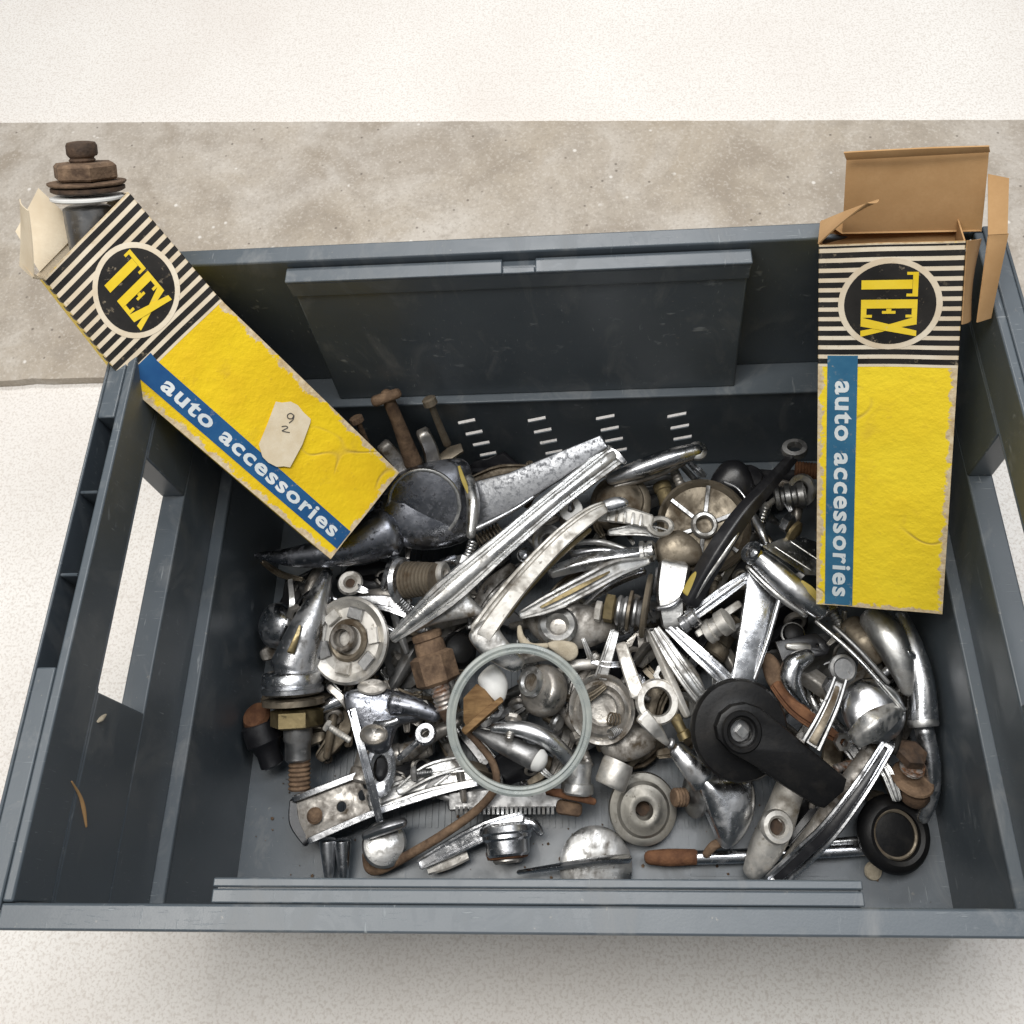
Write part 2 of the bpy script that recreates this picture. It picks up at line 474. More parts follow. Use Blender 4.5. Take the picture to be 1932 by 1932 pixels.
bm = bmesh.new()
random.seed(3)
nx = 260
near = [(-2.5 + 5*i/nx, .2790 + random.uniform(-.0003, .0003) + (.0015 if random.random() < .05 else 0)) for i in range(nx+1)]
far = [(x, .595 - .066*x + random.uniform(-.0004, .0004)) for x, _ in near]
r0 = [bm.verts.new((x, y, .0003)) for x, y in near]; r1 = [bm.verts.new((x, y+.0012, .0110)) for x, y in near]
r2 = [bm.verts.new((x, y-.0015, .0110)) for x, y in far]; r3 = [bm.verts.new((x, y, .0003)) for x, y in far]
for ra, rb in ((r0, r1), (r1, r2), (r2, r3)):
    for i in range(nx): bm.faces.new((ra[i], ra[i+1], rb[i+1], rb[i]))
cf = build("concrete_floor", bm, M['concrete']); cf["kind"] = 'structure'

# ------------------------------------------------------------------ crate
H = .328
crate = thing("storage_crate", "dark grey plastic storage crate full of old chrome car parts", "crate", (0, 0, .002))
Z0 = .002
def bevel_mod(o, w=.0012, seg=2):
    md = o.modifiers.new("bevel", 'BEVEL'); md.width = w; md.segments = seg; md.limit_method = 'ANGLE'; md.angle_limit = math.radians(50)
    md.harden_normals = False
    return o
pl = M['plastic']
# floor with fine ribs
bm = bmesh.new(); add_box(bm, (-.2755, -.198, Z0), (.2765, .17, Z0 + .004))
fp = bevel_mod(build("floor_panel", bm, pl, crate))
bm = bmesh.new()
x = -.215
while x < .17:
    add_box(bm, (x, -.135, Z0 + .0038), (x + .0022, .14, Z0 + .0052)); x += .0052
rb = build("floor_ribs", bm, pl, fp); rb["kind"] = "stuff"
bm = bmesh.new(); add_box(bm, (.083, -.168, Z0+.0038), (.132, -.138, Z0+.0048)); add_box(bm, (.14, -.168, Z0+.0038), (.186, -.138, Z0+.0046))
build("floor_pad", bm, pl, fp)

# back wall: slotted lower band, set-back upper band, raised label panel
def slots_band(name, ysurf, z0, z1, facing):
    u, v, n = Vector((1,0,0)), Vector((0,0,1)), Vector((0,-1,0))
    holes = []
    if facing < 0:
        for cx in (-.088, -.0275, .0310, .0915):
            for r in range(4):
                cz = .111 - .0235*r; cx2 = cx + .0035*r
                hw, hh, sl = .0078, .0036, .0030
                holes.append([(cx2-hw, cz-hh-sl), (cx2+hw, cz-hh+sl), (cx2+hw, cz+hh+sl), (cx2-hw, cz+hh-sl)])
    bm = curve_plate([(-.2755, z0), (.2765, z0), (.2765, z1), (-.2755, z1)], holes, .001, .0, (u, v, n), Vector((0, ysurf + .0005, 0)))
    return build(name, bm, pl, crate)
slots_band("back_wall", .170, .004, .149, -1)
bm = bmesh.new(); add_box(bm, (-.2815, .1685, .147), (.2815, .198, .1505))
bevel_mod(build("back_ledge", bm, pl, crate), .001)
bm = bmesh.new(); add_box(bm, (-.2815, .1952, .1507), (.2815, .198, .3275))
bevel_mod(build("back_upper_wall", bm, pl, crate))
# label panel (leans out a little at the foot), lip along its top with a notch
bm = bmesh.new()
add_hex8(bm, [(-.190,.1755,.1508),(.137,.1755,.1508),(.137,.195,.1508),(-.190,.195,.1508),(-.187,.1850,.318),(.133,.1850,.318),(.133,.195,.318),(-.187,.195,.318)])
pan = bevel_mod(build("label_panel", bm, pl, crate), .0015)
bm = bmesh.new()
add_box(bm, (-.189, .1825, .3012), (.1345, .1849, .3185))
for a, b in ((-.1895, -.036), (-.013, .135)):
    add_box(bm, (a, .1822, .3186), (b, .1942, .3212))
add_box(bm, (-.0358, .1822, .3186), (-.0132, .1872, .3210))
bevel_mod(build("panel_lip", bm, pl, pan), .0008)

# front wall, the mirror image of the back one
bm = bmesh.new(); add_box(bm, (-.2815, -.199, .004), (.2815, -.1962, .3275))
bevel_mod(build("front_wall", bm, pl, crate))
bm = bmesh.new()
add_hex8(bm, [(-.179,-.1960,.21),(.148,-.1960,.21),(.148,-.1856,.21),(-.179,-.1856,.21),(-.179,-.1960,.318),(.148,-.1960,.318),(.148,-.1856,.318),(-.179,-.1856,.318)])
pan2 = bevel_mod(build("label_panel", bm, pl, crate), .0015)
bm = bmesh.new(); add_box(bm, (-.1795, -.1885, .3182), (.1485, -.1842, .3212)); add_box(bm, (-.1795, -.1958, .3182), (.1485, -.1892, .3205))
bevel_mod(build("panel_lip", bm, pl, pan2), .0008)

# side walls with hand hole and cellular rim
def side(s):
    def bx(bm, x0, x1, y0, y1, z0, z1):
        a, b = sorted((s*x0, s*x1)); add_box(bm, (a, y0, z0), (b, y1, z1))
    dx = .0
    bm = bmesh.new()
    a, b = (.2725, .2755) if s < 0 else (.2735, .2765)
    bx(bm, a, b, -.1960, .1702, .004, .1462)
    lower = bevel_mod(build("side_wall", bm, pl, crate))
    bm = bmesh.new()
    bx(bm, a - .0006, .2985, -.1988, .1978, .1464, .1506)
    bx(bm, .2812, .2985, -.1960, .1950, .1508, .2130)           # below the hand hole
    bx(bm, .2812, .2985, -.1960, -.0840, .2132, .2830)
    bx(bm, .2812, .2985, .0680, .1950, .2132, .2830)
    bx(bm, .2812, .2985, -.1960, .1950, .2832, .2860)           # roof of the hole, floor of the rim cells
    bx(bm, .2812, .2872, -.1960, .1950, .2862, .3278)           # inner skin
    bevel_mod(build("hand_hole_wall", bm, pl, crate), .0012)
    bm = bmesh.new()
    bx(bm, .2990, .3010, -.2008, .2008, .2700, .3282)           # outer skin
    bx(bm, .2874, .2988, .0782, .1998, .2700, .3280)
    bx(bm, .2874, .2988, -.1998, -.0792, .2700, .3280)
    bx(bm, .2874, .2988, .0262, .0282, .2862, .3274)
    bx(bm, .2874, .2988, -.0262, -.0242, .2862, .3274)
    bevel_mod(build("side_rim", bm, pl, crate), .0014)
side(-1); side(1)
bm = bmesh.new(); add_box(bm, (-.2870, .1954, .318), (.2870, .2085, .3279)); add_box(bm, (-.2870, .2062, .270), (.2870, .2084, .3178))
bevel_mod(build("back_rim", bm, pl, crate), .0014)
bm = bmesh.new(); add_box(bm, (-.2870, -.2085, .318), (.2870, -.1964, .3279)); add_box(bm, (-.2870, -.2084, .270), (.2870, -.2062, .3178))
bevel_mod(build("front_rim", bm, pl, crate), .0014)

# small litter caught in the crate
def litter(name, label, cat, pts, w, mat):
    bm = bmesh.new(); add_sweep(bm, pts, w, [a*.6 for a in w] if isinstance(w, list) else w*.6, 'round', n=5)
    return tag(build(name, bm, mat), label, cat)
def side_pt(x, y, X=-.2808):
    return on_plane(x, y, Vector((X, 0, 0)), Vector((1, 0, 0)))
litter("dry_stalk", "thin dry brown stalk stuck to the left crate wall", "stalk",
       [side_pt(*q) for q in ((135,1474),(150,1500),(157,1525),(163,1560))], [.0008,.0018,.0028,.0012], M['card'])
litter("grey_crumb", "small pale crumb of dirt on the left crate wall below the hand hole", "crumb",
       [side_pt(*q) for q in ((184,1362),(191,1356),(200,1348))], [.0015,.0035,.0012], M['pale_putty'])

# ------------------------------------------------------------------ printed cartons
class Carton:
    def __init__(s, BL, BR, UL, UR, depth, sag=.0, mid=None):
        s.mid = mid and (Vector(mid[0]), Vector(mid[1]), mid[2])
        s.c = [Vector(q) for q in (BL, BR, UL, UR)]; s.d = depth
        s.n = (s.c[1]-s.c[0]).cross(s.c[2]-s.c[0]).normalized()
        if s.n.dot(tocam(s.c[0])) < 0: s.n = -s.n
        s.W = (s.c[1]-s.c[0]).length; s.L = (s.c[2]-s.c[0]).length; s.sag = sag
    def w(s, u, v, d=0.0):
        """u across, v from foot to mouth, d metres below the printed face"""
        BL, BR, UL, UR = s.c
        if s.mid:                                              # creased across, where the print changes
            ML, MR, vm = s.mid
            if v < vm: UL, UR, v2 = ML, MR, v/vm
            else: BL, BR, v2 = ML, MR, (v-vm)/(1-vm)
        else: v2 = v
        p = (BL*(1-u) + BR*u)*(1-v2) + (UL*(1-u) + UR*u)*v2
        b = s.sag * (math.sin(math.pi*max(0,min(1,u))) * (.35+.65*math.sin(math.pi*max(0,min(1,v)))) + .5*math.sin(6.1*v+2*u) + .35*math.sin(9*u+4*v))
        return p - s.n*(d + b)
    def uv(s, x, y):
        p0 = s.c[0]
        for _ in range(3):
            q = on_plane(x, y, p0, s.n)
            ex = (s.c[1]-s.c[0]); ey = (s.c[2]-s.c[0])
            a = q - s.c[0]
            m11, m12, m22 = ex.dot(ex), ex.dot(ey), ey.dot(ey)
            det = m11*m22 - m12*m12
            return ((a.dot(ex)*m22 - a.dot(ey)*m12)/det, (a.dot(ey)*m11 - a.dot(ex)*m12)/det)

def carton_shell(c, parent, inner_mat, nu=12, nv=34, skin='box_yellow'):
    bm = bmesh.new(); uvl = bm.loops.layers.uv.new("UVMap")
    t = .0009
    D = c.d
    corners = [(0,0),(1,0),(1,D),(0,D)]
    def side_pts(k, n):
        (u0,d0),(u1,d1) = corners[k], corners[(k+1)%4]
        return [(u0+(u1-u0)*i/n, d0+(d1-d0)*i/n) for i in range(n)]
    loop = []
    segs = [nu, 4, nu, 4]
    for k in range(4): loop += side_pts(k, segs[k])
    def ins(u, d):
        iu = t/c.W
        return (min(max(u, iu), 1-iu), min(max(d, t), D-t))
    outer, inner = [], []
    for j in range(nv+1):
        v = j/nv
        outer.append([bm.verts.new(c.w(u, v, d)) for u, d in loop])
        inner.append([bm.verts.new(c.w(*((lambda q: (q[0], max(v, .003), q[1]))(ins(u, d))))) for u, d in loop])
    N = len(loop)
    st = [0]
    for k in range(4): st.append(st[-1]+segs[k])
    for j in range(nv):
        for i in range(N):
            i2 = (i+1) % N
            k = max(kk for kk in range(4) if st[kk] <= i)
            f = bm.faces.new((outer[j][i], outer[j][i2], outer[j+1][i2], outer[j+1][i]))
            a, b = (i-st[k])/segs[k], (i+1-st[k])/segs[k]
            for lp, (uu, vv) in zip(f.loops, ((a, j/nv),(b, j/nv),(b, (j+1)/nv),(a, (j+1)/nv))): lp[uvl].uv = (uu, vv)
            g = bm.faces.new((inner[j][i2], inner[j][i], inner[j+1][i], inner[j+1][i2])); g.material_index = 1
    for i in range(N):
        i2 = (i+1) % N
        g = bm.faces.new((outer[nv][i], outer[nv][i2], inner[nv][i2], inner[nv][i])); g.material_index = 1
    f = bm.faces.new(outer[0][::-1])
    for lp in f.loops: lp[uvl].uv = (.5, .5)
    g = bm.faces.new(inner[0]); g.material_index = 1
    return build("carton_body", bm, [M[skin], inner_mat], parent, recalc=False, smooth=40)

def print_patch(c, bm, pts_uv, d, nsub=1):
    """polygon given in face units, laid d above the board"""
    bm.faces.new([bm.verts.new(c.w(u, v, -d)) for u, v in pts_uv])
def print_strip(c, bm, u0, u1, v0, v1, d, n=12, m=1):
    for j in range(m):
        va, vb = v0+(v1-v0)*j/m, v0+(v1-v0)*(j+1)/m
        for i in range(n):
            a, b = u0+(u1-u0)*i/n, u0+(u1-u0)*(i+1)/n
            bm.faces.new([bm.verts.new(c.w(*q, -d)) for q in ((a,va),(b,va),(b,vb),(a,vb))])
def print_disc(c, bm, cu, cv, r, d, rin=0.0, ratio=None, rings=5, seg=48):
    k = c.W / c.L if ratio is None else ratio
    for q in range(rings):
        r0 = rin + (r-rin)*q/rings; r1 = rin + (r-rin)*(q+1)/rings
        for i in range(seg):
            a0, a1 = 2*math.pi*i/seg, 2*math.pi*(i+1)/seg
            pts = [(cu+r0*math.cos(a0), cv+r0*k*math.sin(a0)), (cu+r1*math.cos(a0), cv+r1*k*math.sin(a0)), (cu+r1*math.cos(a1), cv+r1*k*math.sin(a1)), (cu+r0*math.cos(a1), cv+r0*k*math.sin(a1))]
            if r0 < 1e-6: pts = pts[1:]
            bm.faces.new([bm.verts.new(c.w(*p, -d)) for p in pts])

def text_faces(body):
    cu = bpy.data.curves.new("print", 'FONT'); cu.body = body; cu.size = 1.0; cu.offset = .028; cu.space_character = 1.13; cu.resolution_u = 3
    cu.fill_mode = 'FRONT'
    ob = bpy.data.objects.new("print", cu); COL.objects.link(ob)
    dg = bpy.context.evaluated_depsgraph_get(); me = ob.evaluated_get(dg).to_mesh()
    vs = [v.co.copy() for v in me.vertices]; fs = [list(p.vertices) for p in me.polygons]
    ob.evaluated_get(dg).to_mesh_clear(); bpy.data.objects.remove(ob); bpy.data.curves.remove(cu)
    return vs, fs

# letters of the emblem drawn as blocks: a runs along the word, b from foot to head
def slab(a0, b0, a1, b1): return [(a0,b0),(a1,b0),(a1,b1),(a0,b1)]
TEX = [slab(.12,0,.265,.90), slab(0,.905,.385,1), slab(0,.80,.045,.904), slab(.34,.80,.385,.904),
       slab(.43,0,.57,1), slab(.571,0,.72,.10), slab(.571,.905,.72,1), slab(.571,.455,.66,.545), slab(.675,.101,.72,.20), slab(.675,.80,.72,.904), slab(.615,.38,.66,.454), slab(.615,.546,.66,.62),
       [(.715,0),(.86,0),(1.02,1),(.93,1)], [(.70,1),(.83,1),(.895,.60),(.86,.40)], [(.875,.385),(.915,.56),(1.03,0),(.93,0)]]
TEX = [[(a, b) for a, b in q] for q in TEX]

def print_front(c, parent, vs0, pitch, nstripe, cu_, cv_, band, text_v, cap, letters_u, letters_v, xh, tex_d=.0005, blue='ink_blue'):
    bm = bmesh.new()
    print_strip(c, bm, .006, .994, vs0 - pitch*.3, .997, .00012, 14, 10)
    build("cream_ground", bm, M['ink_cream'], parent, recalc=False)
    bm = bmesh.new()
    for i in range(nstripe):
        v0 = vs0 + i*pitch
        print_strip(c, bm, .0, 1.0, v0, min(v0 + pitch*.56, .996), .00022, 14)
        for u_side in (0, 1):                                  # stripes run on round both sides
            for k in range(3):
                d0, d1 = c.d*.32*k/3*1, c.d*.32*(k+1)/3
                e = -.0003/c.W if u_side == 0 else 1 + .0003/c.W
                vv = min(v0 + pitch*.56, .996)
                bm.faces.new([bm.verts.new(c.w(e, a, b)) for a, b in ((v0,d0),(v0,d1),(vv,d1),(vv,d0))])
    build("printed_stripes", bm, M['ink_black'], parent, recalc=False)
    bm = bmesh.new(); print_disc(c, bm, cu_, cv_, .365, .00032); ring = build("emblem_ring", bm, M['ink_cream'], parent, recalc=False)
    bm = bmesh.new(); print_disc(c, bm, cu_, cv_, .322, .00042); disc = build("emblem_disc", bm, M['ink_black'], parent, recalc=False)
    bm = bmesh.new()
    (ua, ub), (va, vb) = letters_u, letters_v
    for poly in TEX:
        bm.faces.new([bm.verts.new(c.w(ua + (ub-ua)*b, va + (vb-va)*a, -tex_d)) for a, b in poly])
    build("emblem_lettering", bm, M['ink_yellow'], parent)
    bm = bmesh.new(); print_strip(c, bm, band[0], band[1], .004, vs0 + pitch*.9, .00034, 3, 30); build("blue_band", bm, M[blue], parent, recalc=False)
    vs, fs = text_faces("auto accessories")
    w = max(v.x for v in vs)
    bm = bmesh.new()
    v0, v1 = text_v
    bv = [bm.verts.new(c.w(xh[0] + (xh[1]-xh[0])*q.y/.52, v0 + (v1-v0)*q.x/w, -.00052)) for q in vs]
    for f in fs:
        try: bm.faces.new([bv[i] for i in f])
        except ValueError: pass
    build("band_lettering", bm, M['ink_white'], parent)

def flap(c, parent, pts, mat, thick=.0008, curl=0.0, nrm=None, name="flap"):
    """bent sheet from four corners a, b (hinge) and c, d (free edge)"""
    a, b, cc, d = [Vector(q) for q in pts]
    n = (b-a).cross(d-a).normalized() if nrm is None else nrm
    bm = bmesh.new(); nu, nv = 8, 8
    top, bot = [], []
    for j in range(nv+1):
        v = j/nv
        for lst, off in ((top, 0), (bot, thick)):
            row = []
            for i in range(nu+1):
                u = i/nu
                p = (a*(1-u)+b*u)*(1-v) + (d*(1-u)+cc*u)*v
                p = p + n*(curl*v*v + curl*.5*math.sin(math.pi*u)*v) - n*off
                row.append(bm.verts.new(p))
            lst.append(row)
    for g, fl in ((top, False), (bot, True)):
        for j in range(nv):
            for i in range(nu):
                q = (g[j][i], g[j][i+1], g[j+1][i+1], g[j+1][i]); bm.faces.new(q[::-1] if fl else q)
    rim = [(0,i,0,i+1) for i in range(nu)] + [(j,nu,j+1,nu) for j in range(nv)] + [(nv,nu-i,nv,nu-i-1) for i in range(nu)] + [(nv-j,0,nv-j-1,0) for j in range(nv)]
    for j0,i0,j1,i1 in rim: bm.faces.new((top[j1][i1], top[j0][i0], bot[j0][i0], bot[j1][i1]))
    return build(name, bm, mat, parent)


# left carton, leaning over the back left corner of the rim
c1 = Carton(P(624,1055,.165), P(754,892,.172), P(82,525,.387), P(242,362,.397), .042, .0011, (P(243,731,.3165), P(416,565,.3255), .69))
t1 = thing("carton", "yellow and striped carton leaning over the back left corner, with a torn paper label", "carton", P(600,1020,.14))
carton_shell(c1, t1, M['card_pale'])
print_front(c1, t1, .692, .0240, 13, .525, .838, (.105, .300), (.640, .035), 1, (.350, .700), (.912, .770), (.155, .250))
LAB = [(519,757),(531,759),(547,757),(560,763),(571,777),(585,790),(584,797),(569,838),(546,881),(534,879),(521,880),(505,872),(494,861),(487,838),(503,800)]
bm = bmesh.new(); bm.faces.new([bm.verts.new(on_plane(x, y, c1.w(.5,.33), c1.n) + c1.n*.0016) for x, y in LAB])
lab = build("paper_label", bm, M['paper'], t1)
def stroke(pts, w=.0007):
    bm = bmesh.new()
    add_sweep(bm, [on_plane(x, y, c1.w(.5,.33), c1.n) + c1.n*.0018 for x, y in pts], w, .0003, 'bar', up=c1.n, n=5)
    return build("pencil_stroke", bm, M['pencil'], lab)
stroke([(553,783),(547,779),(541,782),(542,788),(549,789),(553,783),(551,791),(544,797)])
stroke([(530,804),(538,803),(541,806),(534,810),(531,812),(538,814),(545,815)])
# its torn flaps
w = c1.w
flap(c1, t1, [w(.0,1,.002), w(.0,1,.034), P(36,500,.385), P(62,528,.40)], M['card_pale'], curl=.002, name="dust_flap")
flap(c1, t1, [P(36,502,.385), P(62,526,.398), P(62,398,.428), P(46,376,.415)], M['card_pale'], curl=.003, name="dust_flap")
flap(c1, t1, [w(.04,1,.04), w(.55,1,.04), w(.50,1.13,.044), w(.10,1.10,.048)], M['card_pale'], curl=-.002, name="back_flap")

# right carton, standing against the back rim
c2 = Carton(P(1540,1140,.150), P(1778,1160,.165), P(1545,462,.365), P(1822,455,.382), .054, .0009)
t2 = thing("carton", "yellow and striped carton standing open in the back right corner", "carton", P(1660,1130,.11))
carton_shell(c2, t2, M['card'], skin='box_lemon')
print_front(c2, t2, .700, .02425, 13, .507, .851, (.070, .292), (.655, .030), 1, (.306, .70), (.930, .775), (.135, .240), blue='ink_teal')
w = c2.w
B0, B1 = w(0,1,.054), w(1,1,.054)
flap(c2, t2, [P(1589,441,.333), P(1852,436,.350), P(1868,284,.402), P(1597,299,.388)], M['card'], curl=-.005, name="lid_flap")
flap(c2, t2, [B0, B1, P(1852,437,.350), P(1589,442,.333)], M['card'], name="lid_hinge")
flap(c2, t2, [P(1868,285,.4025), P(1597,300,.3885), P(1592,289,.3945), P(1866,277,.408)], M['card'], curl=.001, name="tuck_edge")
flap(c2, t2, [w(0,1,.001), w(0,1,.050), P(1651,372,.405), P(1630,378,.412)], M['card'], curl=.003, name="dust_flap")
# the torn right side: a long strip hinged outwards beside the mouth
flap(c2, t2, [w(1.006,.80,.001), w(1.006,1.0,.001), P(1862,452,.360), P(1842,606,.325)], M['card'], curl=.004, name="torn_strip")
flap(c2, t2, [P(1842,608,.330), P(1864,442,.372), P(1901,440,.374), P(1868,600,.325)], M['card'], curl=.0, name="torn_strip")
flap(c2, t2, [P(1864,443,.3725), P(1901,441,.3745), P(1904,336,.395), P(1864,328,.392)], M['card'], curl=.0, name="dust_flap")

# mirror stem poking out of the left carton
ax = axis(91, 14)
base = P(158,455,.372)
st = thing("mirror_stem", "rusty threaded stem with nut and washers poking up out of the left carton", "mirror stem", base)
s1 = S(156,370,.41)
def ring_at(y, prof, name, mat, seg=28, x=155, parent=st, z=None, n=None, smooth=38):
    zz = .372 + (455-y)*s1*.62 if z is None else z
    bm = bmesh.new(); add_lathe(bm, P(x, y, zz), n or ax, [(r*s1, h*s1) for r, h in prof], seg)
    return build(name, bm, mat, parent, smooth)
ring_at(455, [(40,-30),(42,0),(44,40),(45,66),(38,70)], "sleeve", M['steel'], x=172)
ring_at(374, [(30,-4),(66,-3),(70,0),(70,4),(64,6),(20,6)], "rubber_washer", M['white_plastic'], 36, x=167)
ring_at(356, [(30,-5),(64,-5),(69,-2),(69,4),(60,6),(20,6)], "shakeproof_washer", M['rust_dark'], 36, x=166)
ring_at(345, [(30,-3),(70,-3),(73,0),(73,3),(40,5)], "washer", M['rust'], 36, x=164)
ring_at(330, [(50,-10),(58,-8),(62,-4),(62,18),(56,24),(20,24)], "nut", M['rust'], 6, x=162, smooth=20)
ring_at(300, [(22,-14),(24,-10),(22,-6),(25,-2),(22,2),(25,6),(22,10),(24,14),(20,16)], "threaded_neck", M['rust_dark'], 24, x=155)
ring_at(290, [(20,-6),(27,-4),(29,0),(29,16),(26,22),(16,24),(8,23),(0,21)], "cap", M['rust_dark'], 20, x=155)

# ------------------------------------------------------------------ the heap of parts: builders
def sc(pts): return [S(*p) for p in pts]
def lst(v, n): return list(v) if isinstance(v, (list, tuple)) else [v]*n
def sw(T, name, pts, w, h, mat, prof='D', **k):
    """swept part through photo points (x, y, height); widths in photo pixels"""
    bm = bmesh.new(); s = sc(pts)
    add_sweep(bm, [P(*p) for p in pts], [a*b for a, b in zip(lst(w, len(pts)), s)], [a*b for a, b in zip(lst(h, len(pts)), s)], prof, **k)
    return build(name, bm, M[mat], T)
def la(T, name, c, ax, prof, mat, seg=28, smooth=38, **k):
    bm = bmesh.new(); s = S(*c)
    add_lathe(bm, P(*c), ax, [(r*s, h*s) for r, h in prof], seg, **k)
    return build(name, bm, M[mat], T, smooth)
def ri(T, name, c, ax, prof, mat, seg=40, **k):
    bm = bmesh.new(); s = S(*c)
    add_ring(bm, P(*c), ax, [(r*s, h*s) for r, h in prof], seg, **k)
    return build(name, bm, M[mat], T)
def pp(T, name, pts, z, th, mat, holes=(), n=None, bevel=None):
    s = S(pts[0][0], pts[0][1], z)
    bm = px_plate(pts, z, th*s, None if bevel is None else bevel*s, holes, n)
    return build(name, bm, M[mat], T, 30)
def dome_plate(T, name, pts, z, hgt, mat, n=None, rings=5, th=6):
    """cushion-shaped solid over a pixel outline"""
    s = S(pts[0][0], pts[0][1], z)
    cx = sum(p[0] for p in pts)/len(pts); cy = sum(p[1] for p in pts)/len(pts)
    p0 = P(cx, cy, z); n = n or tocam(p0)
    # round the outline off
    def cl(v):
        m = len(v); out = []
        for i in range(m):
            p = [v[(i+k-1) % m] for k in range(4)]
            for k in range(4):
                t = k/4
                out.append(tuple(.5*((2*p[1][a]) + (p[2][a]-p[0][a])*t + (2*p[0][a]-5*p[1][a]+4*p[2][a]-p[3][a])*t*t + (3*p[1][a]-p[0][a]-3*p[2][a]+p[3][a])*t**3) for a in (0, 1)))
        return out
    o = [on_plane(x, y, p0, n) for x, y in cl(pts)]
    bm = bmesh.new(); rr = []
    low = [bm.verts.new(q - n*th*s) for q in o]
    rr.append(low)
    for k in range(rings):
        a = math.pi/2*k/rings
        rr.append([bm.verts.new(p0 + (q-p0)*math.cos(a)**.7 + n*(hgt*s*math.sin(a))) for q in o])
    top = bm.verts.new(p0 + n*hgt*s)
    m = len(o)
    for a, b in zip(rr, rr[1:]):
        for i in range(m):
            j = (i+1) % m; bm.faces.new((a[i], a[j], b[j], b[i]))
    for i in range(m): bm.faces.new((rr[-1][i], rr[-1][(i+1) % m], top))
    bm.faces.new(low[::-1])
    return build(name, bm, M[mat], T)
def T_(name, label, cat, x, y, z, group=None): return thing(name, label, cat, P(x, y, z), group)
def thread(r, l, n=8, d=.12):
    out = [(r*.6, 0)]
    for i in range(n):
        out += [(r*(1-d), l*(i+.05)/n), (r, l*(i+.45)/n), (r, l*(i+.6)/n)]
    return out + [(r*(1-d), l), (r*.5, l*1.01)]
def cone(r0, r1, l, e=.08): return [(r0*.6, 0), (r0*.95, l*e*.4), (r0, l*e), (r1, l*(1-e)), (r1*.92, l*(1-e*.3)), (r1*.6, l)]
UP = Vector((0, 0, 1))
HANDLES, KNOBS, BOLTS, RODS = "chrome handles in the heap", "round knobs and caps in the heap", "bolts and studs in the heap", "bars and rods in the heap"

# ---- back left: the big dark door handle
t = T_("door_handle", "big dark scratched chrome door handle with a round boss under the left carton", "door handle", 780, 990, .085, HANDLES)
sw(t, "tail", [(482,1048,.10),(560,1050,.105),(650,1035,.108),(735,1000,.105)], [10,40,66,100], [8,26,44,60], 'chrome_pitted', 'D')
dome_plate(t, "body", [(718,1012),(706,950),(752,893),(828,868),(884,874),(894,960),(886,1016),(800,1038)], .100, 40, 'chrome_pitted', th=50)
ri(t, "boss_rim", (800,952,.117), axis(240,80), [(66,-14),(71,-4),(70,0),(67,1),(64,0),(63,-14)], 'chrome_worn', 40)
la(t, "boss", (800,952,.117), axis(240,80), [(65,-14),(65,-1),(50,2),(25,4),(0,5)], 'chrome_pitted', 36)
pp(t, "blade", [(893,914),(960,897),(1130,827),(1140,842),(1052,903),(898,998),(886,960)], .112, 14, 'blade', n=axis(150,74), bevel=5)
sw(t, "blade_edge", [(893,1000,.112),(975,958,.112),(1050,905,.112)], [12,10,6], [12,10,6], 'chrome', 'round')
sw(t, "collar", [(884,905,.116),(893,950,.117),(888,1010,.112)], [22,26,18], [26,30,20], 'chrome_worn', 'round')
sw(t, "yellow_mark", [(866,880,.121),(874,905,.122),(884,930,.122)], [5,8,6], [3,3,3], 'yellow_paint', 'bar')

t = T_("clevis_bracket", "rust stained chrome fork bracket behind the big door handle", "bracket", 770, 870, .08)
sw(t, "fork_arm", [(725,842,.115),(748,868,.10),(765,890,.09)], [28,30,34], [22,26,30], 'chrome_dirty', 'bar')
sw(t, "fork_arm", [(799,818,.12),(812,848,.105),(818,878,.09)], [26,28,30], [26,28,30], 'chrome_dirty', 'bar')
sw(t, "base", [(740,885,.085),(790,880,.085)], [40,40], [30,30], 'chrome_dirty', 'bar')
t = T_("pivot_bolt", "brown rusty rod with a cross pin head rising from the fork bracket", "bolt", 778, 872, .085, BOLTS)
sw(t, "shank", [(729,744,.172),(752,800,.140),(780,874,.10)], [24,25,34], [24,25,34], 'rust', 'round')
sw(t, "cross_pin", [(708,757,.172),(750,742,.172)], [22,20], [22,20], 'rust', 'round')
t = T_("cap_screw", "dull brown long screw leaning on the back wall beside the rusty rod", "screw", 845, 838, .085, BOLTS)
sw(t, "shank", [(813,762,.168),(828,800,.140),(844,838,.112)], [13,13,15], [13,13,15], 'tin', 'round')
la(t, "head", (811,758,.169), axis(112,20), [(10,-8),(14,-6),(14,6),(10,9),(0,9)], 'tin', 12, 20)
pp(t, "foot_plate", [(818,868),(848,843),(868,838),(872,850),(838,872)], .096, 8, 'tin', n=axis(100,50))
t = T_("short_screw", "short brown screw half hidden by the lower right edge of the left carton", "screw", 690, 830, .09, BOLTS)
sw(t, "shank", [(676,798,.155),(692,835,.125)], [11,11], [11,11], 'rust', 'round')
la(t, "head", (673,792,.156), axis(110,20), [(9,-6),(13,-5),(13,5),(9,7),(0,7)], 'rust', 12, 20)

# ---- long bars across the top of the heap
t = T_("ribbed_handle", "long ribbed chrome handle lying diagonally across the top of the heap", "handle", 950, 1030, .10, HANDLES)
sw(t, "bar", [(1158,858,.128),(1050,942,.132),(940,1036,.132),(840,1122,.125),(742,1204,.112)], [46,42,46,54,20], [22,24,26,26,14], 'chrome_worn', 'rib3', n=5)
dome_plate(t, "flared_foot", [(738,1208),(772,1172),(830,1118),(872,1092),(890,1128),(916,1158),(880,1166),(820,1178)], .112, 10, 'chrome_worn', th=18)
sw(t, "end_lip", [(1134,842,.127),(1162,856,.128),(1178,872,.127)], [10,14,10], [16,20,14], 'chrome', 'bar')

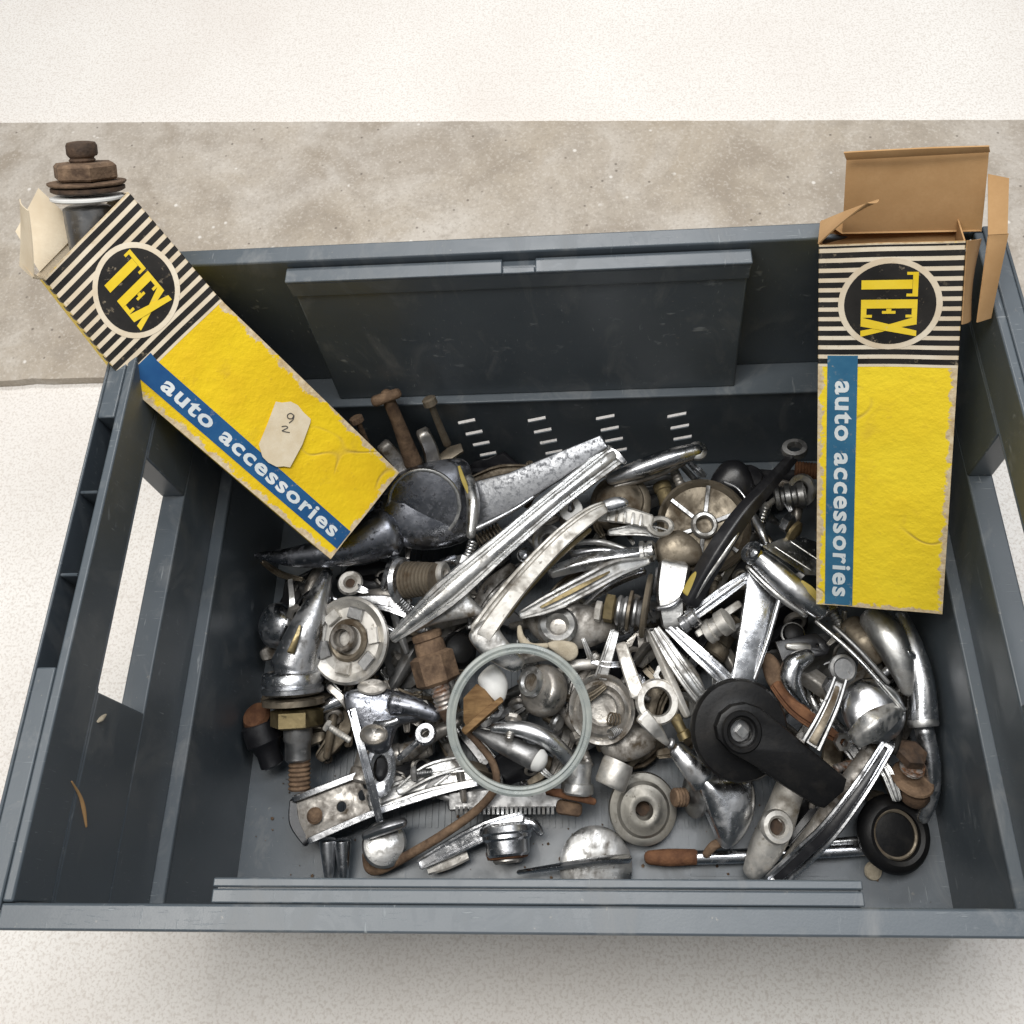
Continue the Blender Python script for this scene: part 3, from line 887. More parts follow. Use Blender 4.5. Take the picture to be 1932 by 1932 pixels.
t = T_("window_winder", "grimy yellowed chrome winder arm bent to an elbow beside the clear ring", "winder", 950, 1190, .085, HANDLES)
sw(t, "arm", [(1138,958,.128),(1110,974,.130),(1060,1014,.130),(1000,1076,.128),(950,1136,.124),(908,1194,.118)], [24,32,36,40,44,48], [18,22,24,26,30,32], 'pot_metal', 'lip', n=4)
dome_plate(t, "elbow", [(884,1200),(900,1178),(934,1160),(944,1190),(968,1222),(990,1246),(972,1268),(930,1250),(900,1226)], .116, 9, 'chrome_worn', th=26)
sw(t, "inner_flank", [(1112,1000,.120),(1050,1050,.120),(990,1112,.118),(956,1162,.114)], [10,16,18,12], [20,26,28,22], 'old_brass', 'D', n=5)
dome_plate(t, "tip", [(1122,962),(1140,944),(1165,937),(1184,944),(1182,956),(1150,966)], .124, 8, 'chrome', th=10)

t = T_("slotted_lever", "narrow pointed chrome lever with a long brass coloured slot", "lever", 1090, 1110, .09, HANDLES)
sw(t, "lever", [(984,1160,.108),(1040,1136,.112),(1110,1100,.114),(1165,1072,.112),(1222,1058,.106)], [16,36,38,34,14], [14,20,22,20,12], 'chrome_worn', 'chan', n=5)
sw(t, "slot_lining", [(1020,1146,.1135),(1085,1112,.1155),(1150,1079,.1155)], [5,9,4], [3,4,3], 'old_brass', 'bar')

t = T_("forked_lever", "chrome lever with a ringed collar pointing left behind the slotted lever", "lever", 1140, 1060, .085, HANDLES)
sw(t, "lever", [(1040,1080,.100),(1100,1062,.103),(1160,1052,.104),(1206,1044,.104)], [22,30,30,26], [18,20,20,20], 'chrome', 'ridge', n=5)
la(t, "collar", (1207,1042,.100), axis(8,12), [(16,0),(20,2),(20,9),(16,11),(16,15),(20,17),(20,26),(15,30),(0,30)], 'chrome_worn', 22)
dome_plate(t, "domed_base", [(1240,1020),(1282,1000),(1322,1030),(1318,1062),(1262,1072),(1236,1052)], .094, 18, 'tin', th=14)

sw(None, "curved_rod", [(1080,1026,.092),(1130,1022,.094),(1180,1036,.092)], [9,11,9], [9,11,9], 'chrome_worn', 'round')
tag(bpy.data.objects["curved_rod"], "thin curved chrome rod above the forked lever", "rod", RODS)
o = sw(None, "curved_rod", [(1080,1045,.086),(1140,1038,.088),(1196,1050,.086)], [14,16,12], [12,14,12], 'chrome', 'D')
tag(o, "flattened chrome rod lying just in front of the thin curved rod", "rod", RODS)

t = T_("notched_bracket", "bright aluminium bracket with notches and an oval hole at its right end", "bracket", 1190, 980, .085)
sw(t, "bar", [(1130,966,.107),(1180,972,.107),(1228,984,.105)], [34,32,26], [16,16,14], 'pot_metal', 'bar')
for k in range(5):
    sw(t, "notch_rib", [(1150+k*15,961+k*2.4,.112),(1147+k*15,982+k*2.4,.112)], 5, 4, 'pot_metal', 'bar', straight=True)
ri(t, "eye", (1246,993,.104), axis(90,60), [(18,-8),(26,-6),(26,3),(22,6),(16,3),(16,-8)], 'pot_metal', 26, ecc=.75)
o = sw(None, "spring_clip", [(1066,944,.108),(1064,968,.108),(1080,976,.108),(1092,962,.110),(1086,946,.110)], [14,16,18,16,12], [10,12,14,12,10], 'white_plastic', 'bar')
tag(o, "small bright white clip bent into a U behind the winder arm", "clip")
t = T_("eyelet_washer", "grey round eyelet partly under the grimy winder arm", "washer", 1034, 1020, .09)
ri(t, "ring", (1034,1020,.104), axis(120,66), [(12,-5),(28,-5),(30,-2),(30,3),(26,5),(20,1),(14,4),(12,2)], 'steel', 30)

# ---- back right
t = T_("spoked_escutcheon", "large round cast escutcheon with spokes and a hollow hub at the back of the heap", "escutcheon", 1330, 985, .07, "round cast escutcheons")
E0, EA = (1328,992,.088), axis(100,68)
la(t, "dish", E0, EA, [(84,-10),(88,-6),(88,4),(83,8),(78,3),(74,-2),(28,-3),(0,-3)], 'tin', 44)
for k in range(6):
    a = math.radians(20+60*k); u, w_, n_ = frame(EA)
    q = lambda r, h: P(*E0) + (u*math.cos(a)+w_*math.sin(a))*(r*S(*E0)) + n_*(h*S(*E0))
    bm = bmesh.new(); add_sweep(bm, [q(26,2), q(76,2)], 8*S(*E0), 9*S(*E0), 'bar', up=n_, straight=True, ends='flat'); build("spoke", bm, M['steel'], t)
ri(t, "hub", E0, EA, [(15,-2),(25,-2),(25,13),(22,17),(17,17),(15,13)], 'chrome_worn', 28)
t = T_("round_knob", "brown domed stepped cap behind the winder arm tip", "cap", 1165, 940, .07, KNOBS)
la(t, "cap", (1170,948,.085), axis(115,58), [(56,-12),(58,-4),(52,3),(46,5),(44,12),(36,16),(33,20),(22,25),(0,27)], 'tin', 36)

t = T_("pull_handle", "chrome pull handle with a rounded end lying against the crate's back wall", "handle", 1230, 880, .08, HANDLES)
sw(t, "grip", [(1150,905,.100),(1205,885,.110),(1262,865,.114),(1318,850,.112)], [22,34,36,30], [18,26,28,26], 'chrome', 'D', n=6)
la(t, "end_boss", (1316,851,.112), axis(100,60), [(14,-8),(18,-4),(18,4),(13,8),(0,9)], 'chrome_worn', 24)
sw(t, "lower_lip", [(1160,918,.094),(1230,898,.098),(1290,874,.102)], [10,14,10], [10,12,10], 'chrome_dirty', 'D')
t = T_("lobed_casting", "dull dark lobed casting at the back beside the spoked escutcheon", "casting", 1390, 895, .05)
dome_plate(t, "body", [(1340,920),(1360,876),(1390,868),(1412,884),(1425,930),(1400,950)], .075, 24, 'black_paint', th=30)
sw(t, "rim", [(1366,909,.082),(1392,922,.086),(1410,946,.086)], 7, 7, 'chrome', 'round')

t = T_("black_arm", "long black arm with a ringed head standing out at the back right of the heap", "arm", 1400, 980, .09, RODS)
sw(t, "shaft", [(1496,862,.135),(1450,915,.138),(1400,972,.138),(1350,1046,.130),(1300,1135,.112)], [22,28,36,42,40], [16,20,24,26,22], 'black_paint', 'ridge', n=6)
sw(t, "bright_edge", [(1395,1000,.136),(1372,1036,.133),(1340,1082,.126),(1306,1136,.114)], [6,10,9,7], [6,8,8,6], 'chrome_worn', 'round')
ri(t, "ring_head", (1499,848,.136), axis(105,48), [(14,-10),(23,-9),(25,0),(23,9),(14,10),(12,0)], 'steel', 26, ecc=.8)
sw(t, "yellow_mark", [(1334,1070,.126),(1316,1092,.122),(1296,1122,.116)], [8,26,22], [4,6,6], 'yellow_paint', 'D')

t = T_("ridged_ferrule", "small ridged dark ferrule beside the black arm near the right carton", "ferrule", 1480, 935, .06, BOLTS)
la(t, "barrel", (1462,940,.085), axis(10,15), [(18,0),(24,3),(24,10),(19,13),(19,18),(25,21),(25,30),(19,33),(19,40),(24,44),(24,54),(14,58)], 'steel', 24)
t = T_("rusty_stud", "reddish threaded stud just left of the right carton at the back", "stud", 1520, 885, .05, BOLTS)
la(t, "thread", (1500,885,.08), axis(-5,10), thread(16,44,8), 'rust_orange', 18)
t = T_("bright_nut", "bright nut with a yellowish flange left of the right carton", "nut", 1490, 990, .06, BOLTS)
la(t, "nut", (1478,982,.092), axis(-30,35), [(14,0),(19,3),(19,16),(14,18),(0,18)], 'chrome', 6, 20)
la(t, "flange", (1494,1000,.090), axis(-35,35), [(8,0),(22,2),(22,8),(12,14),(0,15)], 'old_brass', 22)
o = sw(None, "chrome_strip", [(1420,972,.088),(1436,1004,.090),(1446,1026,.088)], [14,18,12], [10,12,10], 'chrome', 'D'); tag(o, "short bright chrome strip under the black arm near the chrome tube", "strip", RODS)
o = sw(None, "chrome_strip", [(1394,1140,.086),(1350,1170,.088),(1316,1196,.085)], [14,16,14], [12,12,12], 'pot_metal', 'bar'); tag(o, "pale square bar pointing up at the tapered chrome plate", "strip", RODS)

# ---- right: tube, plates
t = T_("handle_tube", "dark bluish chrome tube handle running under the left edge of the right carton", "handle", 1490, 1090, .085, HANDLES)
sw(t, "tube", [(1420,1044,.120),(1462,1080,.122),(1510,1122,.120),(1549,1154,.114)], [34,46,46,34], [30,42,42,30], 'chrome', 'round', n=5)
sw(t, "lower_rail", [(1412,1070,.112),(1462,1118,.113),(1520,1160,.110)], [12,16,12], [12,14,12], 'chrome_worn', 'round')
ri(t, "end_cap", (1420,1043,.121), axis(135,25), [(10,-6),(22,-6),(24,0),(22,6),(10,6)], 'chrome', 24)
sw(t, "yellow_mark", [(1512,1098,.127),(1530,1114,.127),(1545,1132,.124)], [8,14,10], [4,5,4], 'yellow_paint', 'bar')
t = T_("backing_plate", "flat dark chrome plate tucked behind the tube handle beside the right carton", "plate", 1510, 1050, .07)
pp(t, "plate", [(1440,1030),(1500,1010),(1560,1030),(1565,1085),(1520,1082)], .098, 8, 'chrome', n=axis(60,60))
sw(t, "bead", [(1462,1032,.103),(1530,1076,.103)], 4, 4, 'chrome_worn', 'round'); sw(t, "bead", [(1492,1022,.103),(1555,1064,.103)], 4, 4, 'chrome_worn', 'round')
t = T_("tapered_plate", "bright tapered chrome plate with scratch marks hanging down towards the black knob", "plate", 1425, 1190, .08)
pp(t, "plate", [(1417,1074),(1474,1124),(1462,1170),(1422,1287),(1384,1287),(1402,1180)], .110, 12, 'chrome', n=axis(80,66), bevel=4)
sw(t, "raised_edge", [(1472,1126,.112),(1448,1210,.106),(1421,1286,.098)], [9,9,8], 8, 'chrome', 'round')

# ---- centre: nuts, springs and rods
t = T_("sprung_bolt", "bolt stacked with a brass nut, springs and brown washers in the middle of the heap", "bolt", 1175, 1155, .07, BOLTS)
SA = axis(-8, 12)
def stk(name, x, y, prof, mat, seg=24, sm=38): la(t, name, (x, y, .098), SA, prof, mat, seg, sm)
stk("nut", 1122, 1152, [(14,0),(20,2),(20,12),(14,14)], 'pot_metal', 6, 20)
stk("brass_nut", 1140, 1146, [(20,0),(27,2),(27,18),(20,21)], 'old_brass', 6, 20)
stk("spring", 1162, 1150, [(22,0),(28,4),(28,8),(23,12),(28,16),(28,20),(24,24)], 'steel')
stk("washer", 1184, 1152, [(20,0),(38,1),(38,6),(20,7)], 'tin')
stk("spring", 1192, 1154, [(22,0),(28,4),(28,8),(23,12),(26,18),(20,24)], 'steel')
stk("washer", 1214, 1142, [(20,0),(58,1),(60,5),(58,9),(20,10)], 'tin', 32)
t = T_("square_sleeve", "dull grey chrome sleeve under the black arm beside the brown washers", "sleeve", 1265, 1130, .06)
sw(t, "sleeve", [(1272,1072,.092),(1266,1120,.094),(1270,1178,.088)], [60,56,44], [40,40,34], 'chrome_worn', 'bar')
sw(t, "rim", [(1240,1148,.104),(1268,1142,.108),(1292,1122,.104)], 9, 9, 'chrome', 'round')
t = T_("chrome_ferrule", "bright chrome ferrule on a slim bar right of the grey sleeve", "ferrule", 1310, 1160, .07, RODS)
la(t, "ferrule", (1286,1180,.098), axis(38,10), [(12,0),(17,2),(17,12),(13,14),(13,18),(18,20),(18,34),(12,37)], 'chrome', 22)
sw(t, "bar", [(1312,1158,.102),(1360,1122,.106),(1412,1086,.104)], [22,24,18], [16,18,14], 'chrome', 'rib3')
t = T_("pot_metal_peg", "pale square ended peg below the slim chrome bar", "peg", 1370, 1165, .06, BOLTS)
la(t, "peg", (1332,1196,.090), axis(38,15), [(16,0),(22,3),(22,16),(18,18),(18,30),(24,33),(24,52),(16,56)], 'pot_metal', 20)
o = sw(None, "fluted_rod", [(1236,1188,.094),(1270,1240,.096),(1300,1284,.094),(1327,1320,.090)], [20,30,32,30], [16,22,22,20], 'chrome_worn', 'rib3', n=5, ends='flat'); tag(o, "fluted chrome rod ending at the rim of the black knob, the nearer of two", "rod", RODS)
o = sw(None, "fluted_rod", [(1262,1182,.090),(1310,1226,.092),(1345,1258,.091),(1376,1289,.088)], [20,28,30,32], [16,22,22,20], 'chrome', 'rib3', n=5, ends='flat'); tag(o, "fluted chrome rod running up beside the tapered chrome plate, the farther of two", "rod", RODS)

t = T_("cast_clip", "whitish cast clip with a round hole and pointed tip near the black knob", "clip", 1240, 1330, .06)
sw(t, "strap", [(1172,1216,.092),(1186,1262,.092),(1204,1312,.090)], [22,26,30], [10,12,14], 'pot_metal', 'bar')
ri(t, "eye", (1240,1324,.088), axis(80,68), [(25,-8),(40,-7),(42,0),(38,6),(27,6),(24,0)], 'pot_metal', 30)
sw(t, "prong", [(1212,1350,.088),(1236,1376,.084),(1258,1402,.076)], [30,26,10], [14,14,8], 'pot_metal', 'bar')
sw(t, "arm", [(1222,1190,.090),(1246,1240,.090),(1272,1300,.088),(1296,1350,.082)], [10,16,20,14], [8,12,12,10], 'pot_metal', 'ridge')
t = T_("tan_peg", "small tan peg below the hole of the whitish clip", "peg", 1283, 1370, .05, BOLTS)
la(t, "peg", (1272,1350,.082), axis(-62,20), [(8,0),(11,2),(10,30),(13,32),(13,44),(8,47),(0,47)], 'old_brass', 18)
o = sw(None, "slim_lever", [(1160,1192,.090),(1148,1232,.090),(1134,1278,.084)], [18,22,26], [12,14,14], 'chrome_worn', 'lip'); tag(o, "slim chrome lever hanging down above the nested cup", "lever", HANDLES)
t = T_("nested_cup", "round chrome cup of nested rings just right of the clear ring", "cup", 1135, 1335, .06, KNOBS)
la(t, "cup", (1136,1338,.078), axis(120,70), [(46,-26),(60,-6),(64,4),(62,9),(56,7),(52,2),(48,5),(44,7),(40,3),(36,-4),(30,0),(27,-2),(25,-20),(0,-22)], 'chrome_dirty', 44)

# ---- the clear ring and what shows through it
t = ri(None, "clear_ring", (980,1357,.112), axis(80,80), [(120,-6),(134,-6),(138,-2),(137,3),(132,5),(127,2),(124,5),(120,3)], 'glass', 96)
tag(t, "large clouded clear ring lying on top of the heap at the front", "ring")
o = dome_plate(None, "white_block", [(908,1300),(902,1278),(926,1254),(944,1262),(958,1288),(950,1324),(926,1322)], .092, 14, 'white_plastic', th=16); tag(o, "white rounded plastic block seen through the clear ring", "block")
t = T_("wooden_wedge", "orange brown wooden wedge with a flat strip seen through the clear ring", "wedge", 900, 1335, .07)
pp(t, "wedge", [(876,1318),(898,1294),(912,1302),(926,1322),(930,1334),(884,1376),(876,1360)], .092, 24, 'cork', n=axis(130,60), bevel=3)
sw(t, "strip", [(876,1380,.094),(912,1348,.096),(946,1320,.095)], [14,14,11], [10,10,8], 'cork', 'bar')
t = T_("ring_ferrule", "chrome ferrule with an open ringed mouth inside the clear ring", "ferrule", 1015, 1300, .06, KNOBS)
FA = axis(150, 42)
la(t, "body", (1020,1302,.082), FA, [(30,-34),(44,-26),(48,-10),(46,4),(40,12),(36,14)], 'chrome_dirty', 32)
ri(t, "mouth", (1003,1287,.086), FA, [(16,-6),(27,-6),(29,2),(26,8),(20,8),(16,3)], 'chrome_worn', 28)
t = T_("curved_lever", "curved chrome lever arching through the lower half of the clear ring", "lever", 990, 1390, .05, HANDLES)
sw(t, "lever", [(930,1372,.082),(985,1376,.086),(1034,1396,.084),(1078,1436,.074)], [20,30,32,30], [16,22,24,22], 'chrome', 'D', n=6)
t = T_("white_ended_sleeve", "dark tapering sleeve with a white domed end inside the clear ring", "sleeve", 960, 1415, .05, HANDLES)
sw(t, "sleeve", [(896,1380,.076),(945,1402,.078),(1010,1432,.076)], [16,34,44], [14,30,40], 'steel', 'D')
la(t, "end", (1012,1432,.080), axis(-25,25), [(20,0),(22,4),(18,14),(8,20),(0,21)], 'white_plastic', 20)

# ---- left side of the heap
t = T_("rusty_plug", "rusty hexagonal plug with a threaded nose left of the clear ring", "plug", 818, 1275, .07, BOLTS)
PA = axis(-72, 12)
la(t, "neck", (803,1192,.100), PA, [(24,0),(29,3),(28,14),(25,16),(28,20),(29,40)], 'rust', 24)
la(t, "hexagon", (812,1232,.098), PA, [(32,0),(42,5),(42,52),(34,58),(20,58)], 'rust', 6, 20)
la(t, "thread", (828,1288,.094), PA, thread(20,50,6), 'rusty_steel', 20)
la(t, "nose", (840,1336,.090), PA, [(12,0),(15,2),(9,26),(0,30)], 'rust_dark', 16)
t = T_("knurled_plug", "grey brown ribbed plug with a hollow end under the ribbed handle", "plug", 800, 1090, .06, BOLTS)
KA = axis(10, 28)
ri(t, "flange", (760,1096,.090), KA, [(20,-8),(40,-8),(44,-3),(40,5),(32,3),(20,8)], 'chrome', 32)
prof = [(30,0)]
for k in range(8): prof += [(34-k*.6,2+k*8),(34-k*.6,6+k*8),(31-k*.6,7+k*8)]
la(t, "barrel", (766,1094,.090), KA, prof + [(28,68)], 'tin', 30)
ri(t, "tip", (836,1082,.096), KA, [(7,-14),(22,-14),(22,2),(17,6),(10,6),(7,2)], 'pot_metal', 24)
t = T_("oval_button", "small pale oval button with a dark centre beneath the big door handle", "button", 661, 1100, .06, KNOBS)
ri(t, "rim", (661,1100,.085), axis(90,55), [(9,-6),(22,-6),(24,0),(21,6),(13,5),(9,0)], 'pot_metal', 26)
la(t, "centre", (661,1100,.084), axis(90,55), [(10,-6),(10,0),(6,2),(0,2)], 'rust_dark', 16)

t = T_("locking_handle", "tapered chrome locking handle standing on its brass nut and threaded stem at the left", "handle", 570, 1400, .03, HANDLES)
sw(t, "grip", [(618,1080,.088),(602,1128,.090),(580,1190,.088),(556,1262,.080)], [22,44,72,96], [20,34,50,60], 'chrome', 'D', n=6)
LA = axis(-87, 14)
la(t, "collar", (552,1272,.074), LA, [(40,-8),(54,-4),(57,0),(57,16),(53,19),(52,22),(58,25),(58,32),(50,36),(40,38)], 'chrome', 36)
la(t, "flange", (554,1316,.068), LA, [(50,0),(58,2),(58,12),(50,14)], 'tin', 36)
la(t, "brass_nut", (560,1336,.064), LA, [(40,0),(50,4),(50,30),(40,34)], 'old_brass', 6, 20)
la(t, "stem", (562,1372,.058), LA, [(27,0),(27,22),(24,26),(24,56),(20,60)], 'steel', 26)
la(t, "thread", (565,1430,.050), LA, thread(21,56,7,.14), 'rust', 22)
sw(t, "gold_streak", [(548,1232,.098),(558,1206,.101),(566,1180,.102)], [14,11,4], [4,4,3], 'old_brass', 'bar')
t = T_("wing_knob", "dark chrome wing knob against the left wall below the big handle", "knob", 520, 1170, .04, KNOBS)
la(t, "dome", (518,1180,.062), axis(160,50), [(36,-20),(42,-8),(40,4),(30,14),(14,20),(0,21)], 'chrome', 32)
sw(t, "wing", [(548,1100,.078),(551,1140,.080),(546,1178,.074)], [10,12,10], [30,34,24], 'chrome_worn', 'bar')
t = T_("rusty_socket", "dark rusty topped socket lying by the left wall beside the brass nut", "socket", 490, 1390, .02, BOLTS)
la(t, "barrel", (476,1360,.045), axis(-68,10), [(26,0),(34,6),(34,40),(28,46),(22,60),(22,84),(14,88)], 'black_paint', 26)
la(t, "rusty_cap", (474,1352,.050), axis(112,35), [(24,-6),(28,0),(24,8),(8,12),(0,12)], 'rust_orange', 22)
t = T_("slotted_escutcheon", "round cast escutcheon with slots and a hollow hub on the left of the heap", "escutcheon", 655, 1205, .06, "round cast escutcheons")
E1, EB = (658,1208,.086), axis(135,66)
la(t, "dish", E1, EB, [(74,-10),(80,-6),(80,3),(75,7),(68,2),(60,-4),(30,-3),(0,-3)], 'pot_metal', 44)
u, w_, n_ = frame(EB); s_ = S(*E1)
for k, (a, r) in enumerate(((10,52),(75,50),(130,54),(200,52),(262,50),(318,54))):
    a = math.radians(a); c_ = P(*E1) + (u*math.cos(a)+w_*math.sin(a))*r*s_
    tdir = (-u*math.sin(a)+w_*math.cos(a))
    bm = bmesh.new(); add_sweep(bm, [c_ - tdir*(14*s_) + n_*2*s_, c_ + tdir*(14*s_) + n_*2*s_], 22*s_, 12*s_, 'bar', up=n_, straight=True, ends='flat'); build("lug", bm, M['steel' if k % 2 else 'pot_metal'], t)
ri(t, "spring", E1, EB, [(26,-2),(38,-2),(39,4),(34,8),(28,6)], 'tin', 32)
ri(t, "hub", (650,1204,.090), EB, [(15,-8),(24,-8),(25,10),(22,14),(17,14),(15,10)], 'chrome_dirty', 30)

t = T_("lock_bracket", "pitted chrome lock bracket with a round recess and a long leg at the left front", "bracket", 720, 1400, .05)
dome_plate(t, "head", [(648,1318),(668,1300),(720,1298),(770,1310),(818,1330),(800,1358),(752,1372),(734,1416),(700,1420),(672,1388)], .072, 18, 'chrome_pitted', th=18)
sw(t, "arm", [(740,1325,.084),(782,1334,.086),(824,1350,.082)], [44,34,26], [26,22,18], 'chrome_pitted', 'D')
la(t, "recess", (705,1386,.086), axis(70,62), [(24,-4),(27,2),(24,5),(21,2),(16,-2),(0,-4)], 'chrome_dirty', 28, ecc=.7)
sw(t, "leg", [(664,1340,.080),(682,1410,.076),(700,1480,.068),(716,1545,.056)], [16,16,18,14], [26,26,26,20], 'chrome', 'lip', n=6)
ri(t, "eye", (718,1450,.062), axis(70,60), [(13,-8),(25,-8),(30,-2),(28,5),(20,8),(14,4)], 'chrome', 32, ecc=1.7, hint=CR)
la(t, "brass_boss", (702,1296,.082), axis(90,40), [(24,-4),(28,0),(24,3),(0,4)], 'chrome_dirty', 24, ecc=.6)
t = T_("eye_bolt", "small chrome eye bolt beside the pitted lock bracket", "bolt", 785, 1405, .06, BOLTS)
ri(t, "eye", (803,1385,.082), axis(100,50), [(8,-7),(19,-6),(21,0),(18,7),(9,7),(7,0)], 'chrome', 24)
sw(t, "shank", [(792,1396,.080),(774,1412,.077),(754,1430,.072)], [12,12,13], [12,12,13], 'chrome', 'round')
t = T_("holed_plate", "flat chrome channel bar with holes and a rusty rivet at the left front", "bar", 640, 1530, .03, RODS)
pp(t, "plate", [(556,1508),(676,1460),(700,1535),(582,1588),(566,1562)], .048, 10, 'chrome_dirty', holes=[(644,1522,11),(684,1500,10)], n=axis(95,62), bevel=2)
sw(t, "upper_rail", [(556,1507,.052),(676,1461,.052)], 12, 12, 'chrome', 'bar', straight=True)
sw(t, "lower_rail", [(584,1586,.050),(700,1536,.051),(830,1494,.052),(900,1478,.052)], [12,12,11,10], 12, 'chrome', 'bar')
sw(t, "channel", [(700,1512,.048),(800,1478,.050),(896,1462,.050)], [40,34,24], [18,18,16], 'chrome_worn', 'chan')
la(t, "rivet", (594,1539,.050), axis(95,62), [(14,-3),(15,2),(11,6),(0,7)], 'rust', 20)
sw(t, "end_flange", [(553,1512,.046),(556,1552,.044),(578,1590,.042)], [14,20,14], [20,24,18], 'black_paint', 'bar')
for x in (618, 646):
    o = la(None, "tapered_stud", (x,1582,.030), axis(-86,10), cone(16,9,70), 'chrome', 22)
    tag(o, "small tapered chrome stud standing under the holed bar, " + ("left of the pair" if x < 630 else "right of the pair"), "stud", BOLTS)
t = T_("grip_knob", "round chrome knob with a flat grip beside the rusty bent rod", "knob", 725, 1590, .02, KNOBS)
la(t, "knob", (725,1592,.030), axis(80,55), [(30,-26),(40,-14),(42,0),(38,8),(24,14),(0,16)], 'chrome_worn', 34)
sw(t, "grip", [(690,1576,.043),(726,1562,.047),(762,1552,.044)], [18,22,18], [24,28,22], 'chrome', 'D')
o = sw(None, "bent_rod", [(690,1612,.022),(696,1638,.018),(720,1640,.020),(780,1608,.034),(840,1572,.044),(900,1528,.052),(935,1484,.060),(930,1440,.066),(900,1400,.072),(884,1384,.074)], [14,16,17,17,17,16,15,14,13,11], [14,16,17,17,17,16,15,14,13,11], 'rust', 'round', n=5)
tag(o, "long rusty brown rod bent at both ends, passing under the clear ring", "rod", RODS)
t = T_("crank_handle", "chrome crank handle with a rust ringed hub at the front of the crate", "handle", 900, 1600, .02, HANDLES)
sw(t, "arm", [(794,1630,.026),(850,1600,.032),(920,1566,.038),(985,1546,.038)], [20,30,34,30], [14,16,18,18], 'chrome', 'chan', n=5)
HA = axis(-84, 28)
la(t, "hub", (955,1562,.036), HA, [(40,-8),(50,-2),(52,8),(46,12),(46,18),(42,22),(40,44),(36,48)], 'chrome', 36)
ri(t, "rust_ring", (957,1606,.030), HA, [(26,-6),(39,-6),(41,2),(38,12),(28,14)], 'rust_orange', 36)
ri(t, "hub_end", (958,1618,.030), HA, [(15,-8),(28,-8),(28,6),(24,10),(16,10)], 'chrome_dirty', 28)
sw(t, "lug", [(990,1548,.042),(1008,1556,.042),(1020,1572,.038)], [14,18,14], [14,16,12], 'chrome', 'D')
o = sw(None, "bright_block", [(808,1632,.018),(844,1620,.022),(880,1604,.022)], [34,36,34], [18,18,18], 'pot_metal', 'bar', ends='flat'); tag(o, "bright flat metal bar end below the crank handle arm", "bar", RODS)
t = T_("toothed_rack", "serrated steel rack with bright teeth below the clear ring", "rack", 950, 1520, .03, RODS)
sw(t, "body", [(850,1512,.040),(950,1506,.042),(1060,1508,.042)], [34,36,30], [16,18,16], 'steel', 'bar')
for k in range(22):
    sw(t, "tooth", [(862+k*8.6,1522,.044),(862+k*8.6,1535,.042)], 6, 8, 'chrome_worn', 'bar', straight=True, ends='flat')
o = sw(None, "rust_sliver", [(1032,1494,.060),(1078,1500,.060),(1122,1513,.056)], [12,18,12], [8,10,8], 'rust_orange', 'D'); tag(o, "rusty red sliver of metal below the clear ring", "sliver")
o = sw(None, "rust_block", [(1056,1522,.046),(1092,1528,.046)], [26,24], [20,18], 'rust', 'bar'); tag(o, "small rusty block at the right end of the serrated rack", "block")
t = T_("flanged_plug", "shiny steel plug with a wide flange to the lower right of the clear ring", "plug", 1090, 1470, .04, BOLTS)
la(t, "barrel", (1092,1436,.062), axis(-95,18), [(22,0),(25,3),(25,36),(30,38),(31,54),(26,58)], 'chrome_worn', 28)
t = T_("hex_ferrule", "dull cast ferrule with an open end above the round grey knob", "ferrule", 1160, 1460, .04, KNOBS)
HX = axis(-115, 22)
ri(t, "sleeve", (1166,1440,.060), HX, [(17,-2),(28,-4),(30,2),(30,40),(27,44),(20,44),(17,38)], 'pot_metal', 28)
dome_plate(t, "block", [(1130,1405),(1150,1376),(1200,1366),(1232,1384),(1236,1412),(1190,1436),(1150,1432)], .060, 14, 'chrome_dirty', th=28)

# ---- front and right
t = T_("stepped_roller", "round grey stepped knob with a square hole lying on the ribbed crate floor", "knob", 1213, 1525, .012, KNOBS)
GA = axis(85, 74)
ri(t, "disc", (1213,1526,.030), GA, [(15,-22),(52,-22),(62,-12),(65,-2),(63,4),(56,7),(50,7),(47,10),(44,14),(36,16),(30,21),(23,22),(17,20),(15,10)], 'zinc', 56)
la(t, "square_core", (1213,1526,.026), GA, [(17,-14),(17,-4),(0,-4)], 'rust_dark', 4, 20)
t = T_("half_disc_knob", "large chrome half disc knob with a flat wing at the front edge", "knob", 1120, 1620, .01, KNOBS)
DA = axis(84, 66)
la(t, "disc", (1124,1634,.024), DA, [(60,-14),(68,-6),(69,2),(62,8),(40,12),(0,14)], 'chrome_worn', 48)
sw(t, "wing", [(978,1646,.030),(1060,1634,.040),(1130,1624,.046),(1186,1620,.042)], [8,12,16,16], [14,26,34,30], 'chrome', 'ridge')
t = T_("spoon_handle", "chrome spoon shaped handle under the black knob lever", "handle", 1370, 1510, .03, HANDLES)
sw(t, "neck", [(1276,1412,.066),(1300,1440,.066),(1330,1470,.062)], [34,44,60], [18,22,28], 'chrome', 'D')
dome_plate(t, "bowl", [(1312,1458),(1350,1462),(1408,1462),(1424,1490),(1420,1540),(1396,1584),(1368,1602),(1352,1572),(1330,1520)], .052, 26, 'chrome', n=axis(70,70), th=22)
t = T_("side_disc", "grey disc seen edge on with a rusty stub left of the spoon shaped handle", "disc", 1300, 1505, .03, KNOBS)
la(t, "disc", (1312,1498,.045), axis(168,20), [(36,-8),(42,-2),(42,4),(34,8),(20,10)], 'steel', 34)
la(t, "stub", (1294,1504,.045), axis(172,20), thread(17,26,4), 'rust', 18)
t = T_("front_rod", "rust tipped chrome rod lying along the front edge of the crate floor", "rod", 1310, 1618, .01, RODS)
sw(t, "rod", [(1306,1618,.020),(1400,1615,.020),(1520,1608,.020),(1640,1602,.020)], [24,25,24,22], [24,25,24,22], 'chrome', 'round')
